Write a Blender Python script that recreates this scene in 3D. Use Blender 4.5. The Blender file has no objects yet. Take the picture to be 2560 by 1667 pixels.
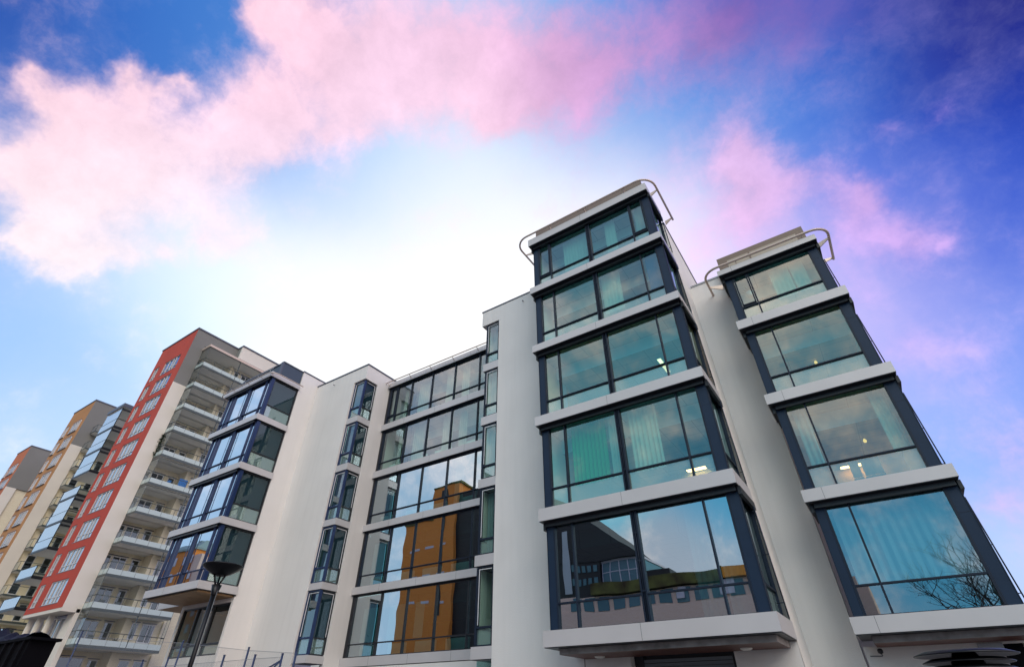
import bpy, math, random
from mathutils import Vector, Matrix
random.seed(7)
scene = bpy.context.scene
COL = scene.collection
E = 1.6            # eye height: heights below are measured from the eye and lifted by E

# ------------------------------------------------------------------ helpers
ORG = {}
class MB:
    """collects faces and links them as one mesh object"""
    def __init__(s): s.v = []; s.f = []; s.m = []; s.sm = []
    def poly(s, pts, m=0, smooth=False):
        b = len(s.v); s.v += [tuple(p) for p in pts]; s.f.append(tuple(range(b, b + len(pts)))); s.m.append(m); s.sm.append(smooth)
    def box(s, x0, x1, y0, y1, z0, z1, m=0, mb=None, lean=0.0, mt=None):
        # lean: x shift per metre of height
        if x0 > x1: x0, x1 = x1, x0
        if y0 > y1: y0, y1 = y1, y0
        d = lean * (z1 - z0)
        b = len(s.v)
        s.v += [(x0,y0,z0),(x1,y0,z0),(x1,y1,z0),(x0,y1,z0),(x0+d,y0,z1),(x1+d,y0,z1),(x1+d,y1,z1),(x0+d,y1,z1)]
        for k, f in enumerate([(0,3,2,1),(4,5,6,7),(0,1,5,4),(1,2,6,5),(2,3,7,6),(3,0,4,7)]):
            s.f.append(tuple(b + i for i in f)); s.m.append(mb if (k == 0 and mb is not None) else (mt if (k==1 and mt is not None) else m)); s.sm.append(False)
        return s
    def hexa(s, P, m=0):
        b = len(s.v); s.v += [tuple(p) for p in P]
        for f in [(0,3,2,1),(4,5,6,7),(0,1,5,4),(1,2,6,5),(2,3,7,6),(3,0,4,7)]:
            s.f.append(tuple(b + i for i in f)); s.m.append(m); s.sm.append(False)
    def tube(s, path, r, n=8, m=0, r1=None, caps=True):
        path = [Vector(p) for p in path]; N = len(path); rings = []
        up = None
        for i, p in enumerate(path):
            t = (path[min(i+1, N-1)] - path[max(i-1, 0)]).normalized()
            if up is None:
                up = Vector((0,0,1)) if abs(t.z) < .9 else Vector((1,0,0))
            u = (up - t * up.dot(t)).normalized(); w = t.cross(u); up = u
            rr = r if r1 is None else r + (r1 - r) * i / (N - 1)
            b = len(s.v)
            for k in range(n):
                a = 2 * math.pi * k / n
                s.v.append(tuple(p + (u * math.cos(a) + w * math.sin(a)) * rr))
            rings.append(b)
        for i in range(N - 1):
            for k in range(n):
                s.f.append((rings[i]+k, rings[i]+(k+1)%n, rings[i+1]+(k+1)%n, rings[i+1]+k)); s.m.append(m); s.sm.append(True)
        if caps:
            s.f.append(tuple(rings[0]+k for k in reversed(range(n)))); s.m.append(m); s.sm.append(False)
            s.f.append(tuple(rings[-1]+k for k in range(n))); s.m.append(m); s.sm.append(False)
        return s
    def lathe(s, c, prof, n=32, m=0, smooth=True):
        # prof: (radius, z) list around vertical axis at c
        rings = []
        for r, z in prof:
            b = len(s.v)
            for k in range(n):
                a = 2 * math.pi * k / n
                s.v.append((c[0] + r * math.cos(a), c[1] + r * math.sin(a), c[2] + z))
            rings.append(b)
        for i in range(len(rings) - 1):
            for k in range(n):
                s.f.append((rings[i]+k, rings[i]+(k+1)%n, rings[i+1]+(k+1)%n, rings[i+1]+k)); s.m.append(m); s.sm.append(smooth)
        return s
    def build(s, name, mats, parent=None, bevel=0):
        if not isinstance(mats, (list, tuple)): mats = [mats]
        me = bpy.data.meshes.new(name)
        if parent is not None: o0 = ORG[parent.name]
        else:
            xs = [v[0] for v in s.v]; ys = [v[1] for v in s.v]; zs = [v[2] for v in s.v]
            o0 = Vector(((min(xs)+max(xs))/2, (min(ys)+max(ys))/2, min(zs) + E))
        me.from_pydata([(x - o0.x, y - o0.y, z + E - o0.z) for x, y, z in s.v], [], s.f)
        for mt in mats: me.materials.append(mt)
        me.polygons.foreach_set('material_index', s.m)
        me.polygons.foreach_set('use_smooth', s.sm)
        me.update()
        o = bpy.data.objects.new(name, me); COL.objects.link(o)
        if parent is not None: o.parent = parent
        else: o.location = o0
        ORG[o.name] = o0
        if bevel:
            md = o.modifiers.new('bevel', 'BEVEL'); md.width = bevel; md.segments = 2; md.limit_method = 'ANGLE'; md.angle_limit = math.radians(40)
        return o
def tag(o, label=None, cat=None, group=None, kind=None):
    if label: o['label'] = label
    if cat: o['category'] = cat
    if group: o['group'] = group
    if kind: o['kind'] = kind
    return o
def empty(name, x, y, z=-E):
    o = bpy.data.objects.new(name, None); COL.objects.link(o); o.location = (x, y, z + E)
    o.empty_display_size = .5
    ORG[o.name] = Vector((x, y, z + E)); return o
def copy_part(o, parent, off):
    """a copy of a part and of its sub-parts, moved by off"""
    c = o.copy(); COL.objects.link(c); c.parent = parent; c.location = o.location + Vector(off)
    ORG[c.name] = ORG[o.name] + Vector(off)
    for ch in [k for k in o.children]:
        d = ch.copy(); COL.objects.link(d); d.parent = c
    return c

# ------------------------------------------------------------------ materials
def newmat(name):
    m = bpy.data.materials.new(name); m.use_nodes = True
    nt = m.node_tree; nt.nodes.clear(); out = nt.nodes.new('ShaderNodeOutputMaterial')
    return m, nt, out
def lnk(nt, a, b): nt.links.new(a, b)
def princ(name, col, rough=.6, metal=0, noise=0, nscale=3, bump=0, bscale=60, spec=.5, col2=None, coat=0, streak=0):
    m, nt, out = newmat(name); N = nt.nodes
    p = N.new('ShaderNodeBsdfPrincipled'); lnk(nt, p.outputs[0], out.inputs[0])
    p.inputs['Roughness'].default_value = rough; p.inputs['Metallic'].default_value = metal
    p.inputs['Specular IOR Level'].default_value = spec
    if coat: p.inputs['Coat Weight'].default_value = coat
    p.inputs['Base Color'].default_value = (*col, 1)
    if noise or bump or streak:
        tc = N.new('ShaderNodeNewGeometry')
    if noise or streak:
        n = N.new('ShaderNodeTexNoise'); n.inputs['Scale'].default_value = nscale; n.inputs['Detail'].default_value = 6
        lnk(nt, tc.outputs['Position'], n.inputs['Vector'])
        mx = N.new('ShaderNodeMix'); mx.data_type = 'RGBA'
        c2 = col2 or tuple(c * (1 - noise) for c in col)
        mx.inputs['A'].default_value = (*col, 1); mx.inputs['B'].default_value = (*c2, 1)
        mr = N.new('ShaderNodeMapRange'); mr.inputs['From Min'].default_value = .35; mr.inputs['From Max'].default_value = .7
        lnk(nt, n.outputs['Fac'], mr.inputs['Value']); lnk(nt, mr.outputs[0], mx.inputs['Factor'])
        last = mx.outputs['Result']
        if streak:
            mp = N.new('ShaderNodeMapping'); mp.inputs['Scale'].default_value = (2.2, 2.2, .12)
            lnk(nt, tc.outputs['Position'], mp.inputs['Vector'])
            n2 = N.new('ShaderNodeTexNoise'); n2.inputs['Scale'].default_value = 1.6; n2.inputs['Detail'].default_value = 5
            lnk(nt, mp.outputs[0], n2.inputs['Vector'])
            m2 = N.new('ShaderNodeMapRange'); m2.inputs['From Min'].default_value = .45; m2.inputs['From Max'].default_value = .8
            m2.inputs['To Max'].default_value = streak
            lnk(nt, n2.outputs['Fac'], m2.inputs['Value'])
            mx2 = N.new('ShaderNodeMix'); mx2.data_type = 'RGBA'; mx2.inputs['B'].default_value = (*[c * .7 for c in col], 1)
            lnk(nt, last, mx2.inputs['A']); lnk(nt, m2.outputs[0], mx2.inputs['Factor']); last = mx2.outputs['Result']
        lnk(nt, last, p.inputs['Base Color'])
    if bump:
        nb = N.new('ShaderNodeTexNoise'); nb.inputs['Scale'].default_value = bscale; nb.inputs['Detail'].default_value = 3
        lnk(nt, tc.outputs['Position'], nb.inputs['Vector'])
        bp = N.new('ShaderNodeBump'); bp.inputs['Strength'].default_value = bump; bp.inputs['Distance'].default_value = .02
        lnk(nt, nb.outputs['Fac'], bp.inputs['Height']); lnk(nt, bp.outputs[0], p.inputs['Normal'])
    return m
def brickmat(name, c1, c2, mortar, sx=1.0, bw=.25, rh=.075):
    m, nt, out = newmat(name); N = nt.nodes
    p = N.new('ShaderNodeBsdfPrincipled'); lnk(nt, p.outputs[0], out.inputs[0]); p.inputs['Roughness'].default_value = .85
    g = N.new('ShaderNodeNewGeometry'); sp = N.new('ShaderNodeSeparateXYZ'); lnk(nt, g.outputs['Position'], sp.inputs[0])
    ad = N.new('ShaderNodeMath'); ad.operation = 'ADD'; lnk(nt, sp.outputs[0], ad.inputs[0]); lnk(nt, sp.outputs[1], ad.inputs[1])
    cb = N.new('ShaderNodeCombineXYZ'); lnk(nt, ad.outputs[0], cb.inputs[0]); lnk(nt, sp.outputs[2], cb.inputs[1])
    b = N.new('ShaderNodeTexBrick'); b.inputs['Scale'].default_value = sx; b.inputs['Brick Width'].default_value = bw; b.inputs['Row Height'].default_value = rh
    b.inputs['Mortar Size'].default_value = .008
    b.inputs['Color1'].default_value = (*c1, 1); b.inputs['Color2'].default_value = (*c2, 1); b.inputs['Mortar'].default_value = (*mortar, 1)
    lnk(nt, cb.outputs[0], b.inputs['Vector']); lnk(nt, b.outputs['Color'], p.inputs['Base Color'])
    return m
def glassmat(name, tint=(.55,.8,.78), refl=.32, rough=0.0, rcol=(.8,.93,1), wave=.25, milky=None, milkfac=0):
    m, nt, out = newmat(name); N = nt.nodes
    g = N.new('ShaderNodeNewGeometry')
    gl = N.new('ShaderNodeBsdfGlossy'); gl.inputs['Roughness'].default_value = rough; gl.inputs['Color'].default_value = (*rcol, 1)
    if wave:
        n = N.new('ShaderNodeTexNoise'); n.inputs['Scale'].default_value = .55; n.inputs['Detail'].default_value = 1
        lnk(nt, g.outputs['Position'], n.inputs['Vector'])
        bp = N.new('ShaderNodeBump'); bp.inputs['Strength'].default_value = wave; bp.inputs['Distance'].default_value = .02
        lnk(nt, n.outputs['Fac'], bp.inputs['Height']); lnk(nt, bp.outputs[0], gl.inputs['Normal'])
    tr = N.new('ShaderNodeBsdfTransparent'); tr.inputs['Color'].default_value = (*tint, 1)
    base = tr.outputs[0]
    if milky:
        df = N.new('ShaderNodeBsdfDiffuse'); df.inputs['Color'].default_value = (*milky, 1)
        mm = N.new('ShaderNodeMixShader'); mm.inputs[0].default_value = milkfac
        lnk(nt, tr.outputs[0], mm.inputs[1]); lnk(nt, df.outputs[0], mm.inputs[2]); base = mm.outputs[0]
    fr = N.new('ShaderNodeLayerWeight'); fr.inputs['Blend'].default_value = .5
    pw = N.new('ShaderNodeMath'); pw.operation = 'POWER'; pw.inputs[1].default_value = 4.0; lnk(nt, fr.outputs['Facing'], pw.inputs[0])
    mr = N.new('ShaderNodeMapRange'); mr.inputs['To Min'].default_value = refl; mr.inputs['To Max'].default_value = 1.0
    lnk(nt, pw.outputs[0], mr.inputs['Value'])
    mx = N.new('ShaderNodeMixShader'); lnk(nt, mr.outputs[0], mx.inputs[0]); lnk(nt, base, mx.inputs[1]); lnk(nt, gl.outputs[0], mx.inputs[2])
    lnk(nt, mx.outputs[0], out.inputs[0]); return m
def emit(name, col, s):
    m, nt, out = newmat(name); e = nt.nodes.new('ShaderNodeEmission'); e.inputs[0].default_value = (*col, 1); e.inputs[1].default_value = s
    lnk(nt, e.outputs[0], out.inputs[0]); return m
def cloth(name, col, trans=.4):
    m, nt, out = newmat(name); N = nt.nodes
    d = N.new('ShaderNodeBsdfDiffuse'); t = N.new('ShaderNodeBsdfTranslucent'); d.inputs[0].default_value = (*col, 1); t.inputs[0].default_value = (*col, 1)
    mx = N.new('ShaderNodeMixShader'); mx.inputs[0].default_value = trans
    lnk(nt, d.outputs[0], mx.inputs[1]); lnk(nt, t.outputs[0], mx.inputs[2]); lnk(nt, mx.outputs[0], out.inputs[0]); return m
def tilemat(name, col, line, w=.6):
    m, nt, out = newmat(name); N = nt.nodes
    p = N.new('ShaderNodeBsdfPrincipled'); lnk(nt, p.outputs[0], out.inputs[0]); p.inputs['Roughness'].default_value = .8
    g = N.new('ShaderNodeNewGeometry')
    b = N.new('ShaderNodeTexBrick'); b.offset = 0; b.inputs['Scale'].default_value = 1; b.inputs['Brick Width'].default_value = w * 2; b.inputs['Row Height'].default_value = w
    b.inputs['Mortar Size'].default_value = .012
    b.inputs['Color1'].default_value = (*col, 1); b.inputs['Color2'].default_value = (*[c*.93 for c in col], 1); b.inputs['Mortar'].default_value = (*line, 1)
    lnk(nt, g.outputs['Position'], b.inputs['Vector']); lnk(nt, b.outputs['Color'], p.inputs['Base Color']); return m

M = {}
M['stucco'] = princ('white_stucco', (.76,.735,.71), .9, noise=.05, nscale=.6, bump=.35, bscale=45, streak=.2)
M['band'] = princ('silver_panel', (.58,.56,.565), .42, .2, noise=.07, nscale=.8)
M['black'] = princ('black_metal', (.012,.014,.02), .45)
M['frame'] = princ('blue_grey_frame', (.008,.016,.034), .5, .0, spec=.3)
M['bluepanel'] = princ('steel_blue_panel', (.010,.026,.058), .5, .1, noise=.1, nscale=2, spec=.3)
M['blueframe'] = princ('deep_blue_frame', (.012,.032,.11), .3, .3)
M['glass'] = glassmat('teal_glass', tint=(.50,.94,.93), refl=.20)
M['glass_low'] = glassmat('reflective_glass', tint=(.35,.70,.72), refl=.58)
M['glass2'] = glassmat('curtain_wall_glass', tint=(.66,.88,.84), refl=.24)
M['mirror'] = glassmat('mirror_glass', tint=(.2,.3,.35), refl=.75, rcol=(.75,.88,1), wave=.15)
M['pale_mirror'] = glassmat('pale_balcony_glass', tint=(.2,.3,.35), refl=.45, rcol=(.8,.88,.95), wave=.15, milky=(.55,.62,.70), milkfac=.7)
M['glass_mid'] = glassmat('curtained_low_glass', tint=(.60,.86,.88), refl=.36)
M['dglass'] = glassmat('dark_side_glass', tint=(.42,.64,.68), refl=.07, wave=.15)
M['spandrel'] = glassmat('pale_spandrel_glass', tint=(.55,.82,.78), refl=.24, milky=(.38,.56,.52), milkfac=.38)
M['coping'] = princ('dark_coping', (.10,.11,.14), .45, .5)
M['greycoping'] = princ('grey_coping', (.35,.36,.38), .45, .4)
M['penthouse'] = princ('slate_cladding', (.06,.085,.12), .5, .3)
M['brown'] = princ('brown_metal_cladding', (.21,.155,.12), .5, .2, noise=.1)
M['tanpanel'] = princ('tan_panel', (.42,.36,.28), .5)
M['rail'] = princ('cream_painted_rail', (.62,.50,.42), .35, .2)
M['wood'] = princ('wood_soffit', (.40,.24,.12), .55, noise=.3, nscale=4)
M['redwood'] = princ('dark_red_soffit', (.12,.035,.02), .5, noise=.3, nscale=4)
M['concrete'] = princ('dirty_concrete_lip', (.33,.30,.29), .85, noise=.45, nscale=3)
M['ceiling'] = tilemat('ceiling_tiles', (.50,.52,.50), (.25,.27,.27))
M['room'] = princ('room_plaster', (.72,.68,.60), .85)
M['floor'] = princ('office_carpet', (.16,.18,.2), .9)
M['darkroom'] = princ('dark_room_wall', (.06,.07,.085), .85)  # darkness of unlit rooms put into the colour
M['curtain'] = cloth('cream_curtain', (.85,.80,.68), .5)
M['sheer'] = cloth('sheer_blue_curtain', (.62,.72,.74), .5)
M['bulkhead'] = princ('window_lit_bulkhead', (.88,.86,.80), .8)  # window light on its face put into the colour, whiter than the ceiling
M['green'] = cloth('green_curtain', (.004,.50,.17), .5)
M['glowroom'] = princ('amber_glow_wall', (.85,.50,.24), .85)  # amber glow of the room put into the wall colour
M['glowceil'] = tilemat('amber_glow_ceiling_tiles', (.66,.50,.34), (.4,.3,.2))  # the same amber glow put into the tile colour
M['blueblind'] = cloth('blue_roller_blind', (.03,.16,.32), .4)
M['blind'] = cloth('pale_blind', (.55,.66,.60), .4)
M['radiator'] = princ('white_radiator', (.70,.76,.66), .4)
M['lamp'] = emit('lamp_glow', (1,.74,.40), 2.2)
M['warm'] = emit('warm_bulb', (1,.42,.10), 1.6)
M['warmfill'] = emit('warm_fill_light', (1,.48,.16), 12)  # emitter added to warm the office rooms
M['coolfill'] = emit('cool_fill_light', (1,.93,.8), 7)  # emitter added to brighten the office rooms
M['whitelamp'] = princ('frosted_lamp_glass', (.75,.73,.68), .4)
M['shutter'] = princ('grey_roller_shutter', (.16,.18,.2), .5, .4)
M['red'] = princ('red_render', (.50,.062,.035), .85, noise=.12, nscale=.4, bump=.2)
M['orange'] = princ('orange_render', (.47,.215,.075), .85, noise=.12, nscale=.4, bump=.2)
M['farred'] = princ('terracotta_render', (.52,.15,.06), .85, noise=.12, nscale=.4)
M['greyr'] = princ('grey_render', (.20,.20,.19), .9, noise=.06, nscale=.5)
M['whiter'] = princ('off_white_render', (.72,.68,.61), .9, noise=.06, nscale=.5, bump=.15)
M['beige'] = brickmat('cream_brick', (.70,.63,.46), (.74,.67,.50), (.58,.52,.38), bw=.4, rh=.12)
M['winwhite'] = princ('white_window_frame', (.62,.63,.66), .5)
M['winglass'] = glassmat('apartment_window_glass', tint=(.25,.3,.36), refl=.5, rcol=(.85,.92,1), wave=.3)
M['balglass'] = glassmat('clear_balcony_glass', tint=(.97,.99,.98), refl=.015, wave=0)
M['milk'] = princ('frosted_white_panel', (.47,.56,.55), .25)
M['slab'] = princ('pale_concrete_slab', (.74,.73,.69), .8)
M['darkrail'] = princ('grey_green_rail', (.08,.10,.10), .4, .4)
M['blackrail'] = princ('black_balcony_rail', (.01,.012,.015), .4, .3)
M['darkwin'] = glassmat('dark_window_glass', tint=(.08,.09,.1), refl=.12, wave=0)
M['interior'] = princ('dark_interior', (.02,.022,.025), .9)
M['asphalt'] = princ('asphalt', (.16,.155,.15), .9, noise=.3, nscale=1.5, bump=.4)
M['paving'] = princ('paving', (.30,.29,.27), .9, noise=.2, nscale=2)
M['iron'] = princ('black_iron', (.008,.009,.012), .35, .5)
M['fence'] = princ('blue_grey_fence_steel', (.05,.07,.14), .45, .5)
M['wire'] = princ('galvanised_wire', (.35,.36,.38), .5, .6)
M['tarp'] = princ('dark_blue_tarpaulin', (.002,.003,.02), .7, spec=.2, noise=.5, nscale=1.5, bump=.5, bscale=4)
M['darkbox'] = princ('blackened_steel', (.002,.002,.004), .8, spec=.1)
M['cloth_blue'] = princ('blue_laundry', (.03,.16,.45), .9)
M['ivy'] = princ('dark_green_leaves', (.03,.045,.02), .8)
M['opp_brick'] = brickmat('orange_brick', (.85,.27,.03), (.88,.36,.05), (.55,.22,.06))
M['opp_dark'] = princ('dark_cladding', (.012,.014,.014), .6)
M['opp_fascia'] = princ('mossy_fascia', (.16,.17,.04), .9, noise=.6, nscale=.8, col2=(.05,.03,.012))
M['opp_orange'] = princ('orange_board', (.85,.36,.04), .8)
M['opp_win'] = princ('opposite_window', (.10,.22,.24), .15)
M['opp_wall'] = brickmat('pink_brick', (.85,.64,.46), (.9,.7,.52), (.7,.56,.45))
M['opp_green'] = princ('green_copper_roof', (.25,.36,.32), .7)
M['bark'] = princ('bark', (.03,.028,.025), .9)
M['warm_low'] = emit('warm_lamp_core', (1,.35,.06), 4)
SUN_E = 1.25
CLOUDS= [[-0.804, -0.027, 0.594, 0.053, 0.8], [-0.783, 0.015, 0.622, 0.062, 0.8], [-0.745, 0.061, 0.664, 0.066, 0.8], [-0.711, 0.124, 0.692, 0.066, 0.6], [-0.663, 0.14, 0.736, 0.067, 0.7], [-0.606, 0.176, 0.776, 0.064, 0.7], [-0.713, 0.17, 0.681, 0.056, 0.5], [-0.788, 0.07, 0.612, 0.071, 0.5], [-0.812, 0.001, 0.583, 0.064, 0.6], [-0.489, 0.268, 0.83, 0.061, 0.4], [-0.419, 0.279, 0.864, 0.074, 0.6], [-0.279, 0.371, 0.886, 0.082, 0.7], [-0.416, 0.342, 0.842, 0.063, 0.4], [-0.755, 0.109, 0.647, 0.064, 0.5], [-0.84, 0.078, 0.536, 0.032, 0.7], [-0.855, 0.049, 0.516, 0.03, 0.6], [-0.511, 0.234, 0.827, 0.053, 0.6], [-0.71, -0.099, 0.697, 0.023, 1.0], [-0.728, -0.079, 0.681, 0.028, 1.0], [-0.731, -0.045, 0.681, 0.054, 1.0], [-0.715, -0.018, 0.699, 0.061, 1.0], [-0.705, 0.022, 0.709, 0.075, 1.0], [-0.655, -0.036, 0.755, 0.03, 1.0], [-0.666, -0.012, 0.746, 0.039, 1.0], [-0.644, 0.002, 0.765, 0.027, 1.0], [-0.635, 0.016, 0.772, 0.016, 0.8], [-0.684, 0.076, 0.725, 0.08, 1.0], [-0.766, -0.031, 0.643, 0.079, 1.0], [-0.792, -0.049, 0.608, 0.042, 1.0], [-0.753, 0.017, 0.658, 0.079, 1.0], [-0.616, 0.093, 0.782, 0.071, 1.0], [-0.557, 0.103, 0.824, 0.071, 1.0], [-0.564, 0.157, 0.811, 0.094, 1.0], [-0.62, 0.142, 0.771, 0.074, 1.0], [-0.501, 0.042, 0.864, 0.042, 1.0], [-0.468, 0.063, 0.881, 0.062, 1.0], [-0.462, 0.104, 0.881, 0.064, 1.0], [-0.46, 0.151, 0.875, 0.098, 1.0], [-0.481, 0.2, 0.854, 0.09, 1.0], [-0.38, 0.173, 0.909, 0.121, 1.0], [-0.287, 0.243, 0.927, 0.136, 1.0], [-0.387, 0.24, 0.89, 0.091, 1.0], [-0.294, 0.319, 0.901, 0.119, 1.0], [-0.31, 0.378, 0.872, 0.07, 0.7], [-0.545, 0.216, 0.81, 0.046, 0.7], [-0.559, -0.009, 0.829, 0.024, 0.5], [-0.838, 0.006, 0.545, 0.044, 1.0], [-0.839, 0.045, 0.542, 0.048, 1.0], [-0.823, 0.082, 0.562, 0.043, 1.0], [-0.804, 0.11, 0.584, 0.042, 1.0], [-0.782, 0.148, 0.605, 0.035, 1.0], [-0.746, 0.185, 0.64, 0.044, 1.0], [-0.714, 0.22, 0.665, 0.052, 1.0], [-0.816, 0.019, 0.578, 0.056, 0.6], [-0.849, 0.002, 0.528, 0.024, 1.0], [-0.06, 0.624, 0.779, 0.102, 0.35], [-0.039, 0.708, 0.705, 0.103, 0.35], [0.145, 0.809, 0.569, 0.087, 0.3], [-0.145, 0.358, 0.922, 0.149, 1.0], [-0.132, 0.416, 0.899, 0.091, 1.0], [-0.213, 0.406, 0.889, 0.081, 1.0], [-0.027, 0.436, 0.9, 0.116, 0.9], [0.07, 0.476, 0.876, 0.087, 0.8], [0.115, 0.455, 0.883, 0.099, 0.8], [0.193, 0.509, 0.839, 0.094, 0.6], [0.26, 0.523, 0.812, 0.088, 0.5], [0.049, 0.614, 0.788, 0.063, 1.0], [0.052, 0.648, 0.759, 0.07, 1.0], [0.071, 0.687, 0.723, 0.088, 1.0], [0.03, 0.709, 0.705, 0.091, 0.8], [0.126, 0.692, 0.711, 0.048, 0.8], [0.181, 0.706, 0.685, 0.051, 1.0], [0.189, 0.727, 0.66, 0.051, 1.0], [0.16, 0.751, 0.641, 0.058, 0.8], [0.202, 0.768, 0.608, 0.039, 1.0], [0.233, 0.777, 0.585, 0.043, 1.0], [0.254, 0.783, 0.567, 0.023, 0.9], [0.303, 0.653, 0.694, 0.02, 0.7], [0.321, 0.644, 0.694, 0.019, 0.5], [0.256, 0.652, 0.714, 0.029, 0.5], [0.165, 0.87, 0.465, 0.066, 0.6], [0.19, 0.881, 0.433, 0.058, 0.5], [0.237, 0.879, 0.414, 0.048, 0.5], [0.214, 0.931, 0.297, 0.057, 0.8], [0.187, 0.955, 0.229, 0.051, 0.8]]
BASE= [[-0.74, 0.243, 0.627, 0.9047, 0.9647, 1.0089], [-0.665, 0.324, 0.673, 1.0089, 1.0089, 1.0089], [-0.575, 0.341, 0.743, 0.956, 0.9734, 1.0089], [-0.359, 0.489, 0.795, 1.0089, 1.0089, 1.027], [-0.226, 0.525, 0.821, 0.9216, 0.9216, 1.0089], [-0.75, 0.293, 0.593, 0.8714, 0.9734, 1.0089], [-0.173, 0.627, 0.76, 0.956, 0.9216, 1.0179], [-0.066, 0.505, 0.86, 0.0452, 0.2232, 0.7157], [-0.188, 0.463, 0.866, 0.2232, 0.4287, 0.8308], [-0.529, 0.307, 0.791, 0.2831, 0.5271, 0.9387], [-0.592, 0.237, 0.77, 0.3763, 0.5457, 0.9131], [-0.021, 0.566, 0.824, 0.1559, 0.3515, 0.807], [-0.631, 0.018, 0.775, 0.0423, 0.1812, 0.5776], [-0.583, 0.106, 0.805, 0.0802, 0.2423, 0.6445], [-0.332, 0.45, 0.829, 0.6105, 0.7529, 0.9734], [0.082, 0.638, 0.766, 0.1413, 0.2831, 0.7605], [0.113, 0.797, 0.593, 0.4564, 0.4287, 0.9131], [0.173, 0.754, 0.633, 0.305, 0.3515, 0.8714], [0.316, 0.77, 0.554, 0.0482, 0.107, 0.6105], [-0.516, 0.381, 0.767, 0.9131, 0.956, 1.0], [-0.264, 0.631, 0.729, 1.0089, 1.0089, 1.027], [-0.675, -0.164, 0.719, 0.0103, 0.0273, 0.2423], [-0.659, -0.103, 0.745, 0.0343, 0.1274, 0.5149], [-0.589, 0.013, 0.808, 0.0482, 0.1878, 0.5776], [-0.752, -0.094, 0.653, 0.0262, 0.1144, 0.5149], [-0.674, -0.032, 0.738, 0.0343, 0.1559, 0.5647], [-0.811, -0.049, 0.583, 0.1022, 0.2831, 0.7157], [-0.575, 0.286, 0.767, 0.3763, 0.6105, 0.956], [-0.387, 0.335, 0.859, 0.3763, 0.5776, 0.9131], [-0.623, 0.196, 0.757, 0.3515, 0.5149, 0.9131], [-0.133, 0.482, 0.866, 0.1144, 0.305, 0.7529], [0.044, 0.547, 0.836, 0.0343, 0.2232, 0.6795], [0.187, 0.594, 0.783, 0.0262, 0.1559, 0.6445], [0.309, 0.577, 0.756, 0.0343, 0.0262, 0.2831], [0.405, 0.562, 0.721, 0.006, 0.006, 0.1144], [0.377, 0.645, 0.665, 0.007, 0.0168, 0.3278], [0.151, 0.465, 0.872, 0.1413, 0.0908, 0.4287], [0.313, 0.708, 0.633, 0.0262, 0.0908, 0.5776], [0.222, 0.699, 0.679, 0.0319, 0.1413, 0.6795], [0.274, 0.818, 0.505, 0.107, 0.2159, 0.7913], [0.258, 0.89, 0.376, 0.2051, 0.3278, 0.8879], [0.166, 0.857, 0.488, 0.5149, 0.4851, 0.9387], [0.163, 0.931, 0.326, 0.305, 0.4851, 0.956], [0.147, 0.982, 0.121, 0.4564, 0.6105, 0.9734], [-0.908, 0.061, 0.416, 0.2831, 0.5149, 1.0], [-0.864, 0.078, 0.497, 0.402, 0.6105, 0.956], [-0.933, 0.139, 0.332, 0.5457, 0.7305, 0.9823], [-0.807, 0.203, 0.554, 0.6105, 0.8308, 1.0], [-0.72, 0.364, 0.591, 1.0089, 1.0179, 1.0179], [-0.587, 0.414, 0.695, 1.0089, 1.0089, 1.0089], [-0.488, 0.538, 0.688, 1.027, 1.027, 1.027], [-0.421, 0.444, 0.791, 0.956, 0.9823, 1.0089], [-0.313, 0.562, 0.766, 0.9911, 0.9734, 1.0089], [-0.697, 0.448, 0.56, 1.0089, 1.0089, 1.0089], [-0.135, 0.574, 0.807, 0.6795, 0.7529, 0.956], [-0.012, 0.759, 0.651, 0.7758, 0.6584, 0.9734], [-0.07, 0.661, 0.747, 0.855, 0.7913, 0.9823], [-0.155, 0.697, 0.7, 0.9387, 0.8879, 1.0], [-0.42, 0.377, 0.826, 0.7758, 0.855, 0.9911], [-0.239, 0.446, 0.862, 0.3515, 0.5457, 0.8714], [-0.755, 0.14, 0.64, 0.7305, 0.855, 0.9911], [-0.794, 0.025, 0.607, 0.7529, 0.807, 0.956], [0.042, 0.836, 0.547, 0.6795, 0.6105, 0.956]]
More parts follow.
